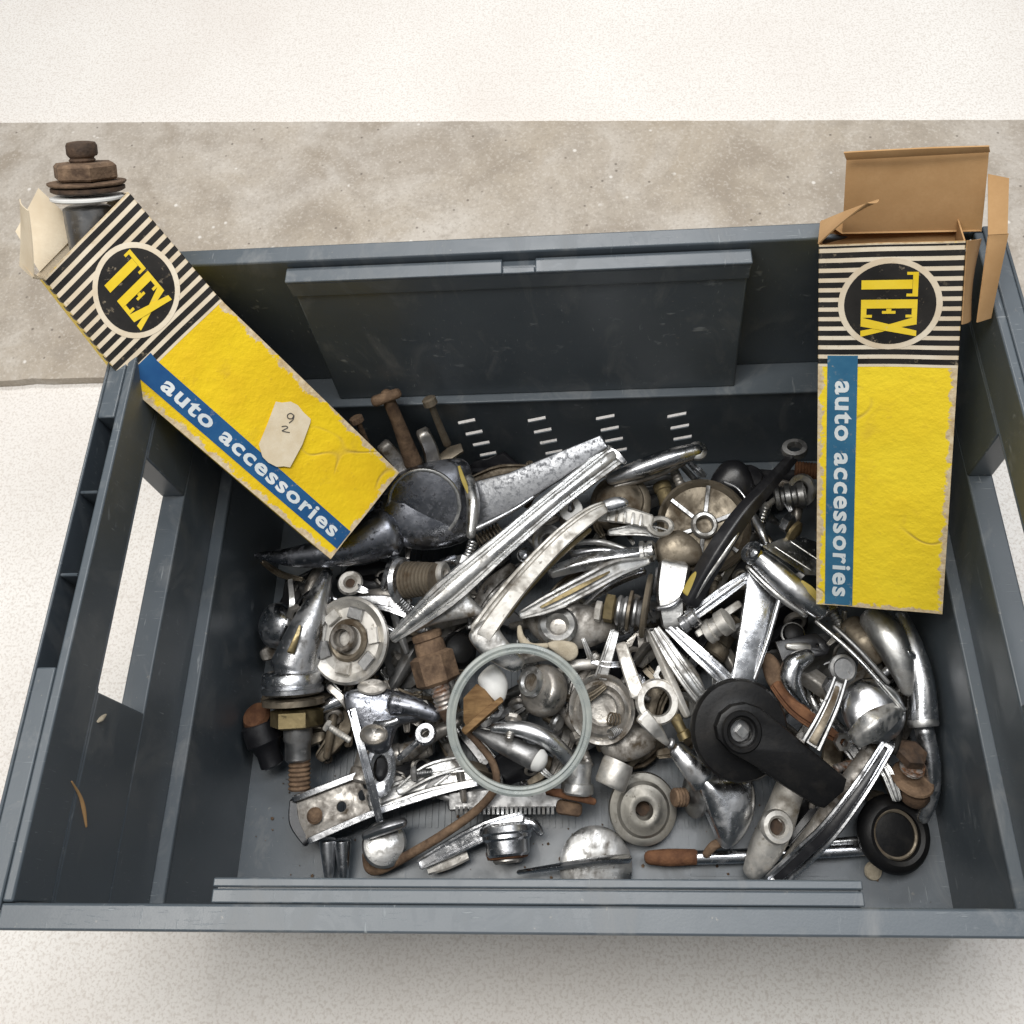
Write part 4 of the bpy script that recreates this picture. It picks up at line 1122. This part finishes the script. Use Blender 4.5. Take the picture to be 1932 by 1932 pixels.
sw(t, "rusty_end", [(1224,1618,.020),(1262,1618,.020),(1312,1617,.020)], [24,30,27], [24,30,27], 'rust_orange', 'round')
o = sw(None, "rusty_hook", [(1332,1612,.034),(1346,1596,.038),(1362,1586,.038),(1356,1560,.036)], [15,17,15,10], [15,17,15,10], 'rust', 'round'); tag(o, "small rusty hook resting on the rust tipped rod", "hook")
t = T_("cast_lever", "whitish cast lever with a square holed hub at the front right", "lever", 1445, 1570, .02, HANDLES)
sw(t, "arm", [(1498,1468,.046),(1484,1506,.048),(1466,1556,.046),(1440,1608,.038),(1416,1650,.028)], [54,56,62,58,34], [24,26,30,26,18], 'pot_metal', 'D', n=6)
ri(t, "hub", (1466,1560,.058), axis(75,66), [(15,-12),(29,-12),(31,0),(28,8),(20,9),(15,4)], 'pot_metal', 32)
la(t, "socket", (1466,1560,.055), axis(75,66), [(17,-10),(17,-4),(0,-5)], 'rust_dark', 4, 20)
t = T_("knob_lever", "large black plastic knob with a broad lever pointing to the lower right", "knob", 1430, 1400, .07, KNOBS)
BA = axis(70, 76)
ri(t, "disc", (1397,1378,.106), BA, [(26,-26),(84,-26),(92,-18),(93,-4),(88,4),(70,8),(40,10),(34,14),(28,14),(26,8)], 'bakelite', 60)
LV = [(1362,1392),(1358,1372),(1366,1352),(1384,1338),(1408,1334),(1432,1342),(1470,1372),(1530,1422),(1592,1474),(1588,1490),(1556,1518),(1545,1516),(1490,1482),(1430,1442),(1384,1416)]
pp(t, "lever", LV, .122, 26, 'bakelite', holes=[(1400,1381,27)], n=axis(70,76), bevel=7)
ri(t, "hub_ring", (1400,1381,.122), BA, [(26,-8),(36,-8),(39,-1),(36,3),(30,3),(27,0)], 'bakelite', 36)
la(t, "core", (1400,1381,.114), BA, [(27,-10),(27,-6),(10,-6),(0,-6)], 'steel', 24)
la(t, "spindle", (1400,1381,.114), BA, [(12,-6),(12,3),(0,3)], 'chrome_worn', 4, 20)
t = T_("grey_crank_arm", "worn grey channel lever with a round head standing over the black knob lever", "lever", 1560, 1330, .09, HANDLES)
sw(t, "arm", [(1586,1280,.122),(1572,1320,.122),(1552,1364,.120),(1530,1406,.116)], [26,30,34,40], [14,16,18,20], 'steel', 'chan', n=5, ends='flat')
sw(t, "groove", [(1580,1296,.1228),(1572,1322,.1232),(1553,1364,.1215),(1533,1402,.1180)], [8,11,13,16], 4, 'tin', 'bar', n=5)
la(t, "head", (1590,1262,.122), axis(75,70), [(22,-8),(26,-4),(26,4),(21,8),(18,5),(0,5)], 'steel', 28)
t = T_("crested_cap", "chrome domed cap with a sharp crest beside the grey channel lever", "cap", 1650, 1340, .07, KNOBS)
la(t, "dome", (1648,1340,.088), axis(100,62), [(52,-22),(58,-10),(58,2),(50,14),(34,22),(16,26),(0,27)], 'chrome', 40)
sw(t, "crest", [(1612,1396,.102),(1650,1366,.110),(1698,1336,.102)], [34,50,26], [14,22,12], 'chrome_worn', 'ridge')
t = T_("rusty_latch", "long orange rusty latch piece running under the grey channel lever", "latch", 1500, 1330, .06)
dome_plate(t, "head", [(1436,1240),(1452,1232),(1470,1250),(1480,1290),(1470,1312),(1446,1286)], .078, 10, 'rust', th=12)
sw(t, "strip", [(1462,1292,.080),(1496,1334,.082),(1540,1366,.080),(1588,1398,.074)], [22,28,28,16], [10,12,12,8], 'rust_orange', 'lip')
t = T_("hooked_bracket", "chrome hook shaped bracket with two holes right of the tapered plate", "bracket", 1510, 1260, .06)
pp(t, "plate", [(1466,1212),(1540,1196),(1566,1218),(1560,1232),(1480,1250)], .086, 10, 'black_paint', holes=[(1543,1217,5),(1526,1229,4)], n=axis(90,62))
sw(t, "hook", [(1528,1236,.090),(1500,1252,.092),(1492,1280,.090),(1504,1308,.086),(1526,1336,.080)], [26,40,40,30,14], [20,28,28,22,12], 'chrome', 'D', n=6)
t = T_("twin_rod", "pair of long thin steel rods running from the right carton to the crested cap", "rod", 1620, 1250, .08, RODS)
sw(t, "rod", [(1540,1172,.106),(1612,1236,.108),(1706,1340,.104)], [8,9,8], [8,9,8], 'chrome_worn', 'round')
sw(t, "rod", [(1574,1182,.102),(1620,1226,.104),(1676,1288,.100)], [9,10,8], [9,10,8], 'steel', 'round')
t = T_("curved_door_pull", "broad curved chrome handle below the right carton, beside the right wall", "handle", 1690, 1230, .06, HANDLES)
sw(t, "band", [(1640,1158,.092),(1672,1196,.096),(1698,1250,.094),(1714,1306,.086)], [50,66,54,26], [24,34,30,18], 'chrome_worn', 'D', n=6)
sw(t, "inner_web", [(1600,1176,.080),(1630,1212,.082),(1662,1240,.080)], [46,52,40], [20,22,18], 'tin', 'D')
t = T_("tube_handle", "dark chrome tube handle with an open end lying along the right wall", "handle", 1735, 1280, .05, HANDLES)
sw(t, "tube", [(1700,1160,.086),(1722,1220,.088),(1738,1290,.086),(1742,1366,.080)], [26,40,50,56], [24,36,46,50], 'chrome', 'round', n=6, ends='roundA')
ri(t, "mouth", (1742,1366,.080), axis(-86,22), [(20,-8),(28,-8),(29,0),(27,5),(22,5),(20,0)], 'chrome_worn', 30)
sw(t, "inner_arm", [(1744,1376,.072),(1756,1440,.064),(1754,1500,.052),(1738,1545,.040)], [36,36,34,26], [30,30,28,20], 'chrome', 'D', n=6)
t = T_("long_curved_handle", "long curved chrome handle with twin bright ridges sweeping to the front right", "handle", 1570, 1560, .03, HANDLES)
sw(t, "bar", [(1676,1404,.082),(1626,1484,.080),(1568,1562,.068),(1516,1614,.052),(1460,1664,.036)], [26,32,36,38,34], [34,40,42,38,30], 'chrome', 'chan', n=7)
sw(t, "back_web", [(1652,1412,.068),(1600,1490,.064),(1540,1570,.050),(1486,1630,.036)], [40,46,40,30], [16,18,16,12], 'chrome_dirty', 'D')
sw(t, "groove", [(1672,1410,.0875),(1626,1484,.0862),(1568,1562,.0745),(1516,1614,.0580),(1464,1660,.0412)], [8,13,15,15,13], [4,4,4,4,4], 'black_paint', 'bar', n=7)
t = T_("washered_bolt", "rusty bolt with stacked washers standing by the right wall above the rubber knob", "bolt", 1722, 1455, .04, BOLTS)
WA = axis(82, 30)
la(t, "head", (1719,1426,.076), WA, [(20,-8),(28,-5),(28,12),(20,16),(0,16)], 'rust_dark', 6, 20)
la(t, "spring", (1720,1448,.070), WA, [(14,-6),(22,-3),(16,0),(24,4),(17,8),(22,12),(14,14)], 'rusty_steel', 24)
la(t, "washer", (1722,1470,.062), WA, [(20,-4),(38,-3),(40,0),(38,4),(20,5)], 'rust', 32)
la(t, "collar", (1724,1496,.054), WA, [(20,-10),(28,-8),(30,4),(26,12)], 'rust_dark', 26)
t = T_("rubber_knob", "round black rubber knob with a flat centre in the front right corner", "knob", 1688, 1575, .01, KNOBS)
RA = axis(78, 70)
ri(t, "tyre", (1688,1574,.036), RA, [(40,-30),(58,-28),(68,-14),(69,0),(62,12),(52,17),(45,14),(42,6)], 'rubber', 56)
ri(t, "edge_ring", (1688,1574,.040), RA, [(39,-4),(43,-4),(44,3),(41,5),(38,3)], 'tin', 48)
la(t, "centre", (1688,1574,.038), RA, [(41,-20),(41,2),(30,4),(0,5)], 'bakelite', 44)
o = la(None, "pale_disc", (1647,1643,.009), axis(70,75), [(15,-2),(17,0),(15,5),(8,7),(0,7)], 'pale_putty', 18); tag(o, "small pale round disc lying on the crate floor in front of the rubber knob", "disc")
o = dome_plate(None, "putty_crumb", [(1030,1216),(1052,1208),(1085,1214),(1090,1236),(1072,1248),(1046,1230)], .098, 8, 'pale_putty', th=8); tag(o, "pale crumbly lump of putty beside the top of the clear ring", "lump")
o = sw(None, "putty_strip", [(980,1182,.108),(984,1204,.108),(1002,1220,.106),(1032,1218,.102)], [8,14,14,10], [6,9,9,7], 'pale_putty', 'D'); tag(o, "pale curled strip hanging below the tip of the slotted lever", "strip")
t = T_("scroll_casting", "curled dark chrome casting under the slotted lever", "casting", 1080, 1190, .06)
dome_plate(t, "body", [(985,1160),(1040,1150),(1100,1140),(1160,1170),(1150,1205),(1090,1225),(1020,1210)], .080, 16, 'chrome_dirty', th=20)
ri(t, "scroll", (1052,1180,.092), axis(95,50), [(16,-6),(34,-6),(38,0),(32,7),(22,5)], 'chrome_worn', 30)

# ------------------------------------------------------------------ smaller pieces that fill the gaps
def fill(kind, x, y, z, ang, l, w, mat, label, name=None, tilt=0, mat2=None):
    a = math.radians(ang); dx, dy = math.cos(a)*l/2, -math.sin(a)*l/2
    dz = math.sin(math.radians(tilt))*l/2*S(x, y, z)
    A, B, Cc = (x-dx, y-dy, z-dz), (x+dx, y+dy, z+dz), (x, y, z+.002)
    sd = random.Random(label)
    if kind == 'lever':
        nx, ny = -math.sin(a)*l*.08, -math.cos(a)*l*.08
        Cc = (x+nx, y+ny, z+.003)
        o = sw(None, name or "small_lever", [A, Cc, B], [w*.55, w, w*.8], [w*.5, w*.6, w*.5], mat, sd.choice(['D', 'ridge', 'rib3', 'lip', 'chan']), n=5)
        tag(o, label, "lever", "small levers filling the gaps")
    elif kind == 'bolt':
        t = T_(name or "stud_bolt", label, "bolt", x, y, z, BOLTS)
        ax_ = (P(*B) - P(*A)).normalized()
        la(t, "head", A, ax_, [(w*.5, -w*.3), (w*.62, -w*.2), (w*.62, w*.3), (w*.5, w*.4)], mat2 or mat, 6, 20)
        la(t, "thread", A, ax_, [(w*.3, w*.4)] + [(r, h + w*.4) for r, h in thread(w*.36, max(l-w*.4, 4), max(4, int(l/8)))], mat, 16)
    elif kind == 'washer':
        o = ri(None, name or "washer", (x, y, z), axis(ang, tilt or 60), [(w*.25, -4), (w*.5, -4), (w*.53, 0), (w*.48, 4), (w*.3, 4), (w*.24, 1)], mat, 26)
        tag(o, label, "washer", "loose washers in the heap")
    elif kind == 'cap':
        t = T_(name or "screw_cap", label, "cap", x, y, z, KNOBS)
        la(t, "dome", (x, y, z), axis(ang, tilt or 55), [(w*.44, -w*.35), (w*.5, -w*.2), (w*.5, 0), (w*.42, w*.16), (w*.22, w*.25), (0, w*.27)], mat, 28)
        la(t, "rim", (x, y, z), axis(ang, tilt or 55), [(w*.5, -w*.22), (w*.56, -w*.2), (w*.57, -w*.1), (w*.5, -w*.06)], mat2 or mat, 28)
    elif kind == 'sleeve':
        t = T_(name or "sleeve", label, "sleeve", x, y, z, BOLTS)
        ax_ = (P(*B) - P(*A)).normalized()
        la(t, "barrel", A, ax_, [(w*.4, 0), (w*.5, w*.08), (w*.5, l*.3), (w*.42, l*.34), (w*.42, l*.72), (w*.48, l*.76), (w*.48, l*.95), (w*.4, l)], mat, 24)
        ri(t, "mouth", B, ax_, [(w*.2, -4), (w*.44, -3), (w*.44, 3), (w*.36, 5), (w*.22, 3)], mat2 or mat, 24)
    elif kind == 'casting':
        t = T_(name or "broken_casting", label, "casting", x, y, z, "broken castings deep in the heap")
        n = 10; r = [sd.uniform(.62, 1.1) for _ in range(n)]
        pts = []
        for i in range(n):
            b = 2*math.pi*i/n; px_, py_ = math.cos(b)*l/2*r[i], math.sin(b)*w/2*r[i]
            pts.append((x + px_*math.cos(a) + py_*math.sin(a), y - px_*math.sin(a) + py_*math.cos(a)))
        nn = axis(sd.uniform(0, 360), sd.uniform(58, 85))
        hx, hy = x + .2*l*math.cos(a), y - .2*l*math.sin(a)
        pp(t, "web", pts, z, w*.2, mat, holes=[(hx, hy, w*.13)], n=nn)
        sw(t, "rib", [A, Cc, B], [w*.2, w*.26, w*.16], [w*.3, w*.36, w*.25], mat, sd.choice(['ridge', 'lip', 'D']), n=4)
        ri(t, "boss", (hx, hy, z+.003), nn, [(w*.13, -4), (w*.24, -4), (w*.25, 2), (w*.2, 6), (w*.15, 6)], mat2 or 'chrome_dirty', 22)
    elif kind == 'rod':
        o = sw(None, name or "thin_rod", [A, Cc, B], w, w, mat, 'round', n=3)
        tag(o, label, "rod", RODS)

F = [
 ('lever', 930,1120,.060, 50,120,34,'chrome_dirty',"dull chrome lever lying between the ribbed handle and the winder arm"),
 ('lever', 985,1085,.055, 20,110,30,'steel',"dark grey lever crossing beneath the winder arm"),
 ('bolt', 886,1042,.090, 70,44,30,'chrome_worn',"square headed chrome bolt just above the middle of the ribbed handle"),
 ('cap', 990,1046,.085, 80,0,26,'chrome',"tiny bright chrome button left of the winder arm"),
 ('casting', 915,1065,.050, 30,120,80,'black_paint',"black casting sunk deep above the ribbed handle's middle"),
 ('lever', 870,1170,.050, 15,150,36,'chrome_dirty',"dull chrome lever lying under the flared foot of the ribbed handle"),
 ('casting', 770,1245,.050, 60,120,110,'steel',"dark grey casting between the slotted escutcheon and the rusty plug"),
 ('cap', 866,1226,.070, 60,0,62,'rubber',"round black rubber cap right of the rusty plug"),
 ('lever', 735,1150,.075, -15,130,30,'chrome',"bright chrome lever above the slotted escutcheon, below the knurled plug"),
 ('lever', 726,1128,.066, -8,90,22,'chrome_dirty',"narrow dirty lever end peeping out beside the oval button"),
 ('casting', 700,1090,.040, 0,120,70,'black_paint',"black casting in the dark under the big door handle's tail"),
 ('sleeve', 600,1180,.040, 70,90,50,'steel',"dark sleeve behind the tapered grip of the locking handle"),
 ('casting', 628,1375,.040, 80,110,70,'tin',"stained brown casting between the brass nut and the lock bracket"),
 ('lever', 640,1330,.055, 20,110,26,'chrome',"chrome lever end lying under the slotted escutcheon's lower edge"),
 ('casting', 770,1450,.035, 10,120,80,'black_paint',"black casting beneath the eye bolt"),
 ('lever', 812,1465,.052, 25,130,30,'chrome_worn',"worn chrome lever with a fold lying right of the eye bolt"),
 ('sleeve', 770,1418,.050, 15,80,40,'chrome_dirty',"dirty chrome sleeve under the eye bolt's shank"),
 ('bolt', 848,1505,.040, -20,70,24,'steel',"grey bolt at the left end of the serrated rack"),
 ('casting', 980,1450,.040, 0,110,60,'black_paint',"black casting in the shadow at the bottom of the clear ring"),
 ('lever', 1060,1350,.055, -40,90,28,'chrome_dirty',"short dirty lever at the right inside edge of the clear ring"),
 ('casting', 960,1345,.045, 30,110,90,'steel',"grey casting beneath the wooden wedge"),
 ('lever', 1100,1290,.060, 65,120,28,'chrome_dirty',"dirty chrome lever standing just right of the clear ring's top"),
 ('casting', 1190,1265,.045, 80,130,80,'black_paint',"black casting behind the whitish clip's strap"),
 ('lever', 1090,1262,.075, 10,90,20,'pot_metal',"pale thin lever beside the putty lump"),
 ('bolt', 1100,1415,.058, -70,60,26,'chrome_dirty',"dark chrome bolt below the nested cup at the clear ring's edge"),
 ('lever', 1215,1420,.040, 40,90,26,'tin',"brown stained lever between the cup and the whitish clip"),
 ('washer', 1290,1330,.070, 60,0,46,'chrome_worn',"small chrome washer between the whitish clip and the black knob"),
 ('casting', 1330,1210,.045, 60,120,90,'black_paint',"black casting under the pale square peg"),
 ('lever', 1350,1225,.050, -50,140,26,'chrome_dirty',"dark dirty lever between the fluted rods and the tapered plate"),
 ('sleeve', 1365,1205,.060, 60,80,44,'tin',"brown stained sleeve left of the tapered chrome plate"),
 ('casting', 1480,1190,.050, 40,130,90,'black_paint',"black casting right of the tapered chrome plate"),
 ('cap', 1497,1196,.078, 100,0,40,'rubber',"small black cap with a bright rim above the hook shaped bracket",None,60,'chrome_worn'),
 ('lever', 1525,1290,.050, -30,140,40,'chrome_dirty',"dull chrome lever under the hook shaped bracket"),
 ('casting', 1560,1240,.045, 20,130,90,'steel',"grey casting beneath the twin rods"),
 ('bolt', 1580,1170,.075, -60,56,28,'chrome_worn',"chrome bolt just below the foot of the right carton"),
 ('casting', 1640,1275,.060, 60,100,60,'tin',"brown stained casting above the crested cap"),
 ('lever', 1600,1420,.052, -50,130,32,'steel',"steel lever in the dark right of the black lever's end"),
 ('sleeve', 1630,1440,.045, 60,90,50,'black_paint',"black sleeve beneath the crested cap"),
 ('casting', 1700,1350,.045, 80,140,70,'chrome_dirty',"dirty chrome casting between the crested cap and the tube handle"),
 ('lever', 1440,1440,.050, 30,100,30,'chrome_worn',"worn chrome lever under the black lever's lower edge"),
 ('casting', 1530,1540,.030, 50,120,80,'black_paint',"black casting under the long curved handle"),
 ('rod', 1560,1590,.018, 5,150,14,'chrome_worn',"slim chrome rod lying behind the rust tipped rod"),
 ('lever', 1110,905,.070, 20,120,28,'chrome_dirty',"dirty lever lying behind the upper end of the ribbed handle"),
 ('casting', 1230,925,.055, 10,130,70,'steel',"grey casting between the pull handle and the notched bracket"),
 ('bolt', 1275,895,.080, -65,60,26,'chrome_dirty',"dark bolt hanging under the pull handle's rounded end"),
 ('sleeve', 1255,935,.070, -70,50,34,'old_brass',"small brass coloured sleeve left of the spoked escutcheon"),
 ('lever', 1215,1010,.086, -5,130,24,'chrome_worn',"worn chrome lever under the notched bracket"),
 ('casting', 1120,1000,.055, 10,120,60,'black_paint',"black casting behind the thin curved rod"),
 ('lever', 1160,1110,.080, 30,130,18,'chrome',"thin bright lever lying along the underside of the slotted lever"),
 ('lever', 1075,1110,.070, 35,130,26,'tin',"brown stained lever between the winder arm and the slotted lever"),
 ('casting', 1220,1220,.050, 50,100,70,'chrome_dirty',"dirty chrome casting under the fluted rods' upper ends"),
 ('lever', 1390,1060,.070, 55,150,30,'chrome_dirty',"dull lever in the shadow between the black arm and the tube handle"),
 ('casting', 1380,1110,.055, 40,130,80,'black_paint',"black casting under the slim chrome bar"),
 ('casting', 1450,930,.045, 10,140,90,'black_paint',"black casting at the back between the black arm and the right carton"),
 ('bolt', 1440,975,.075, 70,60,26,'chrome_worn',"chrome bolt standing under the black arm's upper half"),
 ('lever', 1510,940,.070, 80,80,30,'chrome_dirty',"dirty chrome lever touching the left edge of the right carton"),
 ('washer', 1512,925,.085, 160,0,60,'chrome_worn',"chrome ring washer leaning on the right carton's left edge",None,40),
 ('cap', 1415,900,.070, 90,0,50,'black_paint',"black painted cap behind the ring headed black arm"),
 ('lever', 945,900,.065, 10,140,24,'tin',"brown stained strip behind the pitted blade of the big door handle"),
 ('casting', 930,890,.050, 0,110,60,'black_paint',"black casting under the pitted blade near the back wall"),
 ('lever', 1000,1010,.070, 35,120,22,'chrome_dirty',"narrow dirty lever shadowed by the pitted blade"),
 ('bolt', 1075,1030,.080, -60,50,22,'chrome_worn',"small chrome bolt between the eyelet and the curved rods"),
 ('casting', 560,1130,.030, 60,110,70,'black_paint',"black casting behind the wing knob"),
 ('lever', 600,1095,.060, 60,90,26,'chrome_dirty',"dirty chrome lever end below the left carton's lowest corner"),
 ('lever', 745,1345,.060, -20,100,24,'chrome_dirty',"dirty lever under the arm of the pitted lock bracket"),
 ('lever', 820,1395,.060, 35,110,26,'chrome_dirty',"dirty chrome lever against the left side of the clear ring"),
 ('casting', 840,1460,.045, 40,90,60,'steel',"grey casting under the lower left of the clear ring"),
 ('sleeve', 690,1440,.045, 75,80,50,'chrome_dirty',"dirty chrome sleeve beside the leg of the lock bracket"),
 ('lever', 1005,1245,.085, 15,90,24,'chrome_dirty',"dirty lever crossing the top of the clear ring from behind"),
 ('lever', 1180,1330,.060, 60,120,26,'chrome',"bright lever between the nested cup and the whitish clip"),
 ('lever', 1290,1270,.075, -55,150,22,'pot_metal',"pale lever lying along the lower fluted rod"),
 ('bolt', 1510,1440,.060, -30,60,28,'chrome_worn',"chrome bolt under the free end of the black lever"),
 ('lever', 1665,1460,.060, -60,110,24,'chrome_worn',"worn chrome lever end between the long curved handle and the rusty bolt"),
]
for row in F:
    fill(*row)

# scraps wedged between everything else; nothing tells them apart
from_poly = [(500,1080),(640,1010),(760,1010),(900,905),(1300,865),(1525,905),(1535,1150),(1700,1190),(1735,1480),(1640,1540),(1440,1500),(1330,1430),(1120,1440),(900,1480),(720,1500),(600,1440),(505,1340)]
def inside(x, y):
    c = False; m = len(from_poly)
    for i in range(m):
        x1, y1 = from_poly[i]; x2, y2 = from_poly[(i+1) % m]
        if (y1 > y) != (y2 > y) and x < (x2-x1)*(y-y1)/(y2-y1) + x1: c = not c
    return c
R = random.Random(41)
SCRAP = {'strip': ("metal_strip", "strip", "chromed strips wedged in the heap"), 'screw': ("small_screw", "screw", "small screws dropped in the heap"),
         'spring': ("coil_spring", "spring", "coil springs caught in the heap"), 'nut': ("small_nut", "nut", "loose nuts in the heap")}
CUT = set("with lying left right under behind beside at on in running bent pointing above below standing against leaning rising of tucked seen inside arching hanging stacked sweeping across just between sunk to from by near peeping crossing through partly that up half ending beneath touching passing into poking resting over along".split())
ANCH = []
for o_ in list(COL.objects):
    if o_.parent is None and "category" in o_ and o_["category"] not in ("crate", "carton", "mirror stem", "casting", "crumb", "stalk"):
        ws = o_["label"].replace(",", "").split(); k = next((i for i, q in enumerate(ws) if q in CUT), len(ws))
        if 2 <= k <= 5: ANCH.append((" ".join(ws[:k]), Vector(o_.location)))
heads = [h for h, _ in ANCH]
ANCH = [(h, q) for h, q in ANCH if heads.count(h) == 1]
TAKEN = set()
COLOUR = {'chrome': 'bright chrome', 'chrome_worn': 'worn chrome', 'chrome_dirty': 'stained chrome', 'pot_metal': 'pale cast', 'steel': 'grey steel', 'tin': 'brown stained'}
def scrap_label(kind, mt, o):
    """what it looks like and which bigger part it lies next to"""
    q = Vector(o.location)
    near = sorted(ANCH, key=lambda e: (e[1]-q).length)[:4]
    def side_of(e):
        d = q - e[1]
        return ("right of" if d.x > 0 else "left of") if abs(d.x) > abs(d.y) else ("behind" if d.y > 0 else "in front of")
    look = {'strip': 'narrow %s strip', 'screw': 'small %s screw', 'spring': 'little %s coil spring', 'nut': 'loose %s nut'}[kind] % COLOUR[mt]
    for form in ("{0} {1} the {2}", "{0} {1} the {2}, towards the {3}", "{0} {1} the {2}, towards the {4}", "{0} {1} the {2}, towards the {5}"):
        lb = form.format(look, side_of(near[0]), near[0][0], near[1][0], near[2][0], near[3][0])
        if lb not in TAKEN and len(lb.split()) <= 16: break
    else:
        lb = "{0} {1} the {2}".format(look, side_of(near[1]), near[1][0])
    if len(lb.split()) > 16: lb = "{0} {1} the {2}".format(look, side_of(near[1]), near[1][0])
    TAKEN.add(lb)
    return lb
cnt = 0
while cnt < 215:
    x, y = R.uniform(490, 1750), R.uniform(860, 1560)
    low = cnt >= 120                                   # the second lot lies deeper, over the bare floor
    if low: y = R.uniform(1120, 1560)
    if not inside(x, y): continue
    kind = R.choice(['strip']*6 + ['screw']*4 + ['spring']*2 + ['nut']*3)
    nm, ct, gr = SCRAP[kind]
    z = R.uniform(.055, .088) - max(0, y-1380)*.00022
    if low: z = R.uniform(.014, .045); kind = R.choice(['strip']*5 + ['screw', 'nut'])
    nm, ct, gr = SCRAP[kind]
    a = R.uniform(0, math.pi*2); l = R.uniform(70, 150) if low and kind == 'strip' else R.uniform(34, 90); tz = R.uniform(-.012, .012)
    A = (x-math.cos(a)*l/2, y-math.sin(a)*l/2, z-tz); B = (x+math.cos(a)*l/2, y+math.sin(a)*l/2, z+tz)
    mt = R.choice(['chrome', 'chrome', 'chrome_worn', 'chrome_worn', 'chrome_dirty', 'pot_metal', 'steel', 'tin'])
    if low: mt = R.choice(['chrome_dirty', 'chrome_dirty', 'steel', 'tin', 'tin', 'chrome_worn'])
    if kind == 'strip':
        k = R.uniform(-.18, .18)*l
        Cc = (x-math.sin(a)*k, y+math.cos(a)*k, z+.004)
        w = R.uniform(18, 44) if low else R.uniform(9, 20)
        o = sw(None, nm, [A, Cc, B], [w*.7, w, w*.6], [w*.6, w*.7, w*.5], mt, R.choice(['lip', 'chan', 'ridge', 'rib3', 'bar', 'round']), n=4)
        tag(o, scrap_label(kind, mt, o), ct, gr)
    elif kind == 'screw':
        t = T_(nm, None, ct, x, y, z, gr); t['label'] = scrap_label(kind, mt, t); ax_ = (P(*B)-P(*A)).normalized(); w = R.uniform(12, 20)
        la(t, "head", A, ax_, [(w*.6, -w*.3), (w*.8, -w*.1), (w*.8, w*.25), (w*.4, w*.35)], mt, R.choice([6, 16]), 25)
        la(t, "thread", A, ax_, [(w*.3, w*.3)] + [(r, h + w*.3) for r, h in thread(w*.42, l*.7, 9)], R.choice(['rusty_steel', 'steel', 'tin', mt]), 14)
    elif kind == 'spring':
        p0, p1 = P(*A), P(*B); ax_ = (p1-p0).normalized(); u, w_, n_ = frame(ax_); rr = R.uniform(8, 13)*S(x, y, z); turns = 7
        pts = [p0 + (p1-p0)*.6*(i/(turns*8)) + (u*math.cos(i*math.pi/4) + w_*math.sin(i*math.pi/4))*rr for i in range(turns*8+1)]
        bm = bmesh.new(); add_sweep(bm, pts, rr*.34, rr*.34, [(math.cos(q*math.pi/3), math.sin(q*math.pi/3)) for q in range(6)], n=1)
        mt = R.choice(['steel', 'tin', 'chrome_worn']); o = build(nm, bm, M[mt]); tag(o, scrap_label(kind, mt, o), ct, gr)
    else:
        w = R.uniform(12, 20)
        o = ri(None, nm, (x, y, z), axis(R.uniform(0, 360), R.uniform(25, 80)), [(w*.5, -w*.35), (w, -w*.35), (w*1.05, -w*.2), (w*1.05, w*.2), (w, w*.35), (w*.5, w*.35)], mt, 6)
        tag(o, scrap_label(kind, mt, o), ct, gr)
    cnt += 1

# flakes of rust and grit shed on the crate floor
bm = bmesh.new()
for k in range(420):
    x = R.uniform(-.262, .262); y = R.uniform(-.188, .155); r = R.choice([.0004, .0006, .0006, .0009, .0014])
    vs = [bm.verts.new((x + math.cos(q*math.pi*2/5)*r*R.uniform(.6, 1.3), y + math.sin(q*math.pi*2/5)*r*R.uniform(.6, 1.3), Z0 + .0052 + R.uniform(0, .0003))) for q in range(5)]
    top = bm.verts.new((x, y, Z0 + .0056 + r*.4))
    for q in range(5): bm.faces.new((vs[q], vs[(q+1) % 5], top))
o = build("rust_flakes", bm, M['rust']); tag(o, "flakes of rust and grit scattered on the crate floor", "grit", None, "stuff")

# nothing may stick out through the crate: nudge stray pieces back inside
bpy.context.view_layer.update()
for o in list(COL.objects):
    if o.parent is None and o.get("category") and o["category"] not in ("crate", "carton", "mirror stem", "stalk", "crumb", "grit"):
        pts = [c.matrix_world @ Vector(b) for c in [o] + list(o.children_recursive) if c.type == 'MESH' for b in c.bound_box]
        lo = [min(q[i] for q in pts) for i in range(3)]; hi = [max(q[i] for q in pts) for i in range(3)]
        dx = max(0, -.2722 - lo[0]) - max(0, hi[0] - .2732)
        dy = max(0, -.1955 - lo[1]) - (max(0, hi[1] - .1695) if hi[2] < .15 else 0)
        dz = max(0, .0062 - lo[2])
        if dx or dy or dz: o.location += Vector((dx, dy, dz))
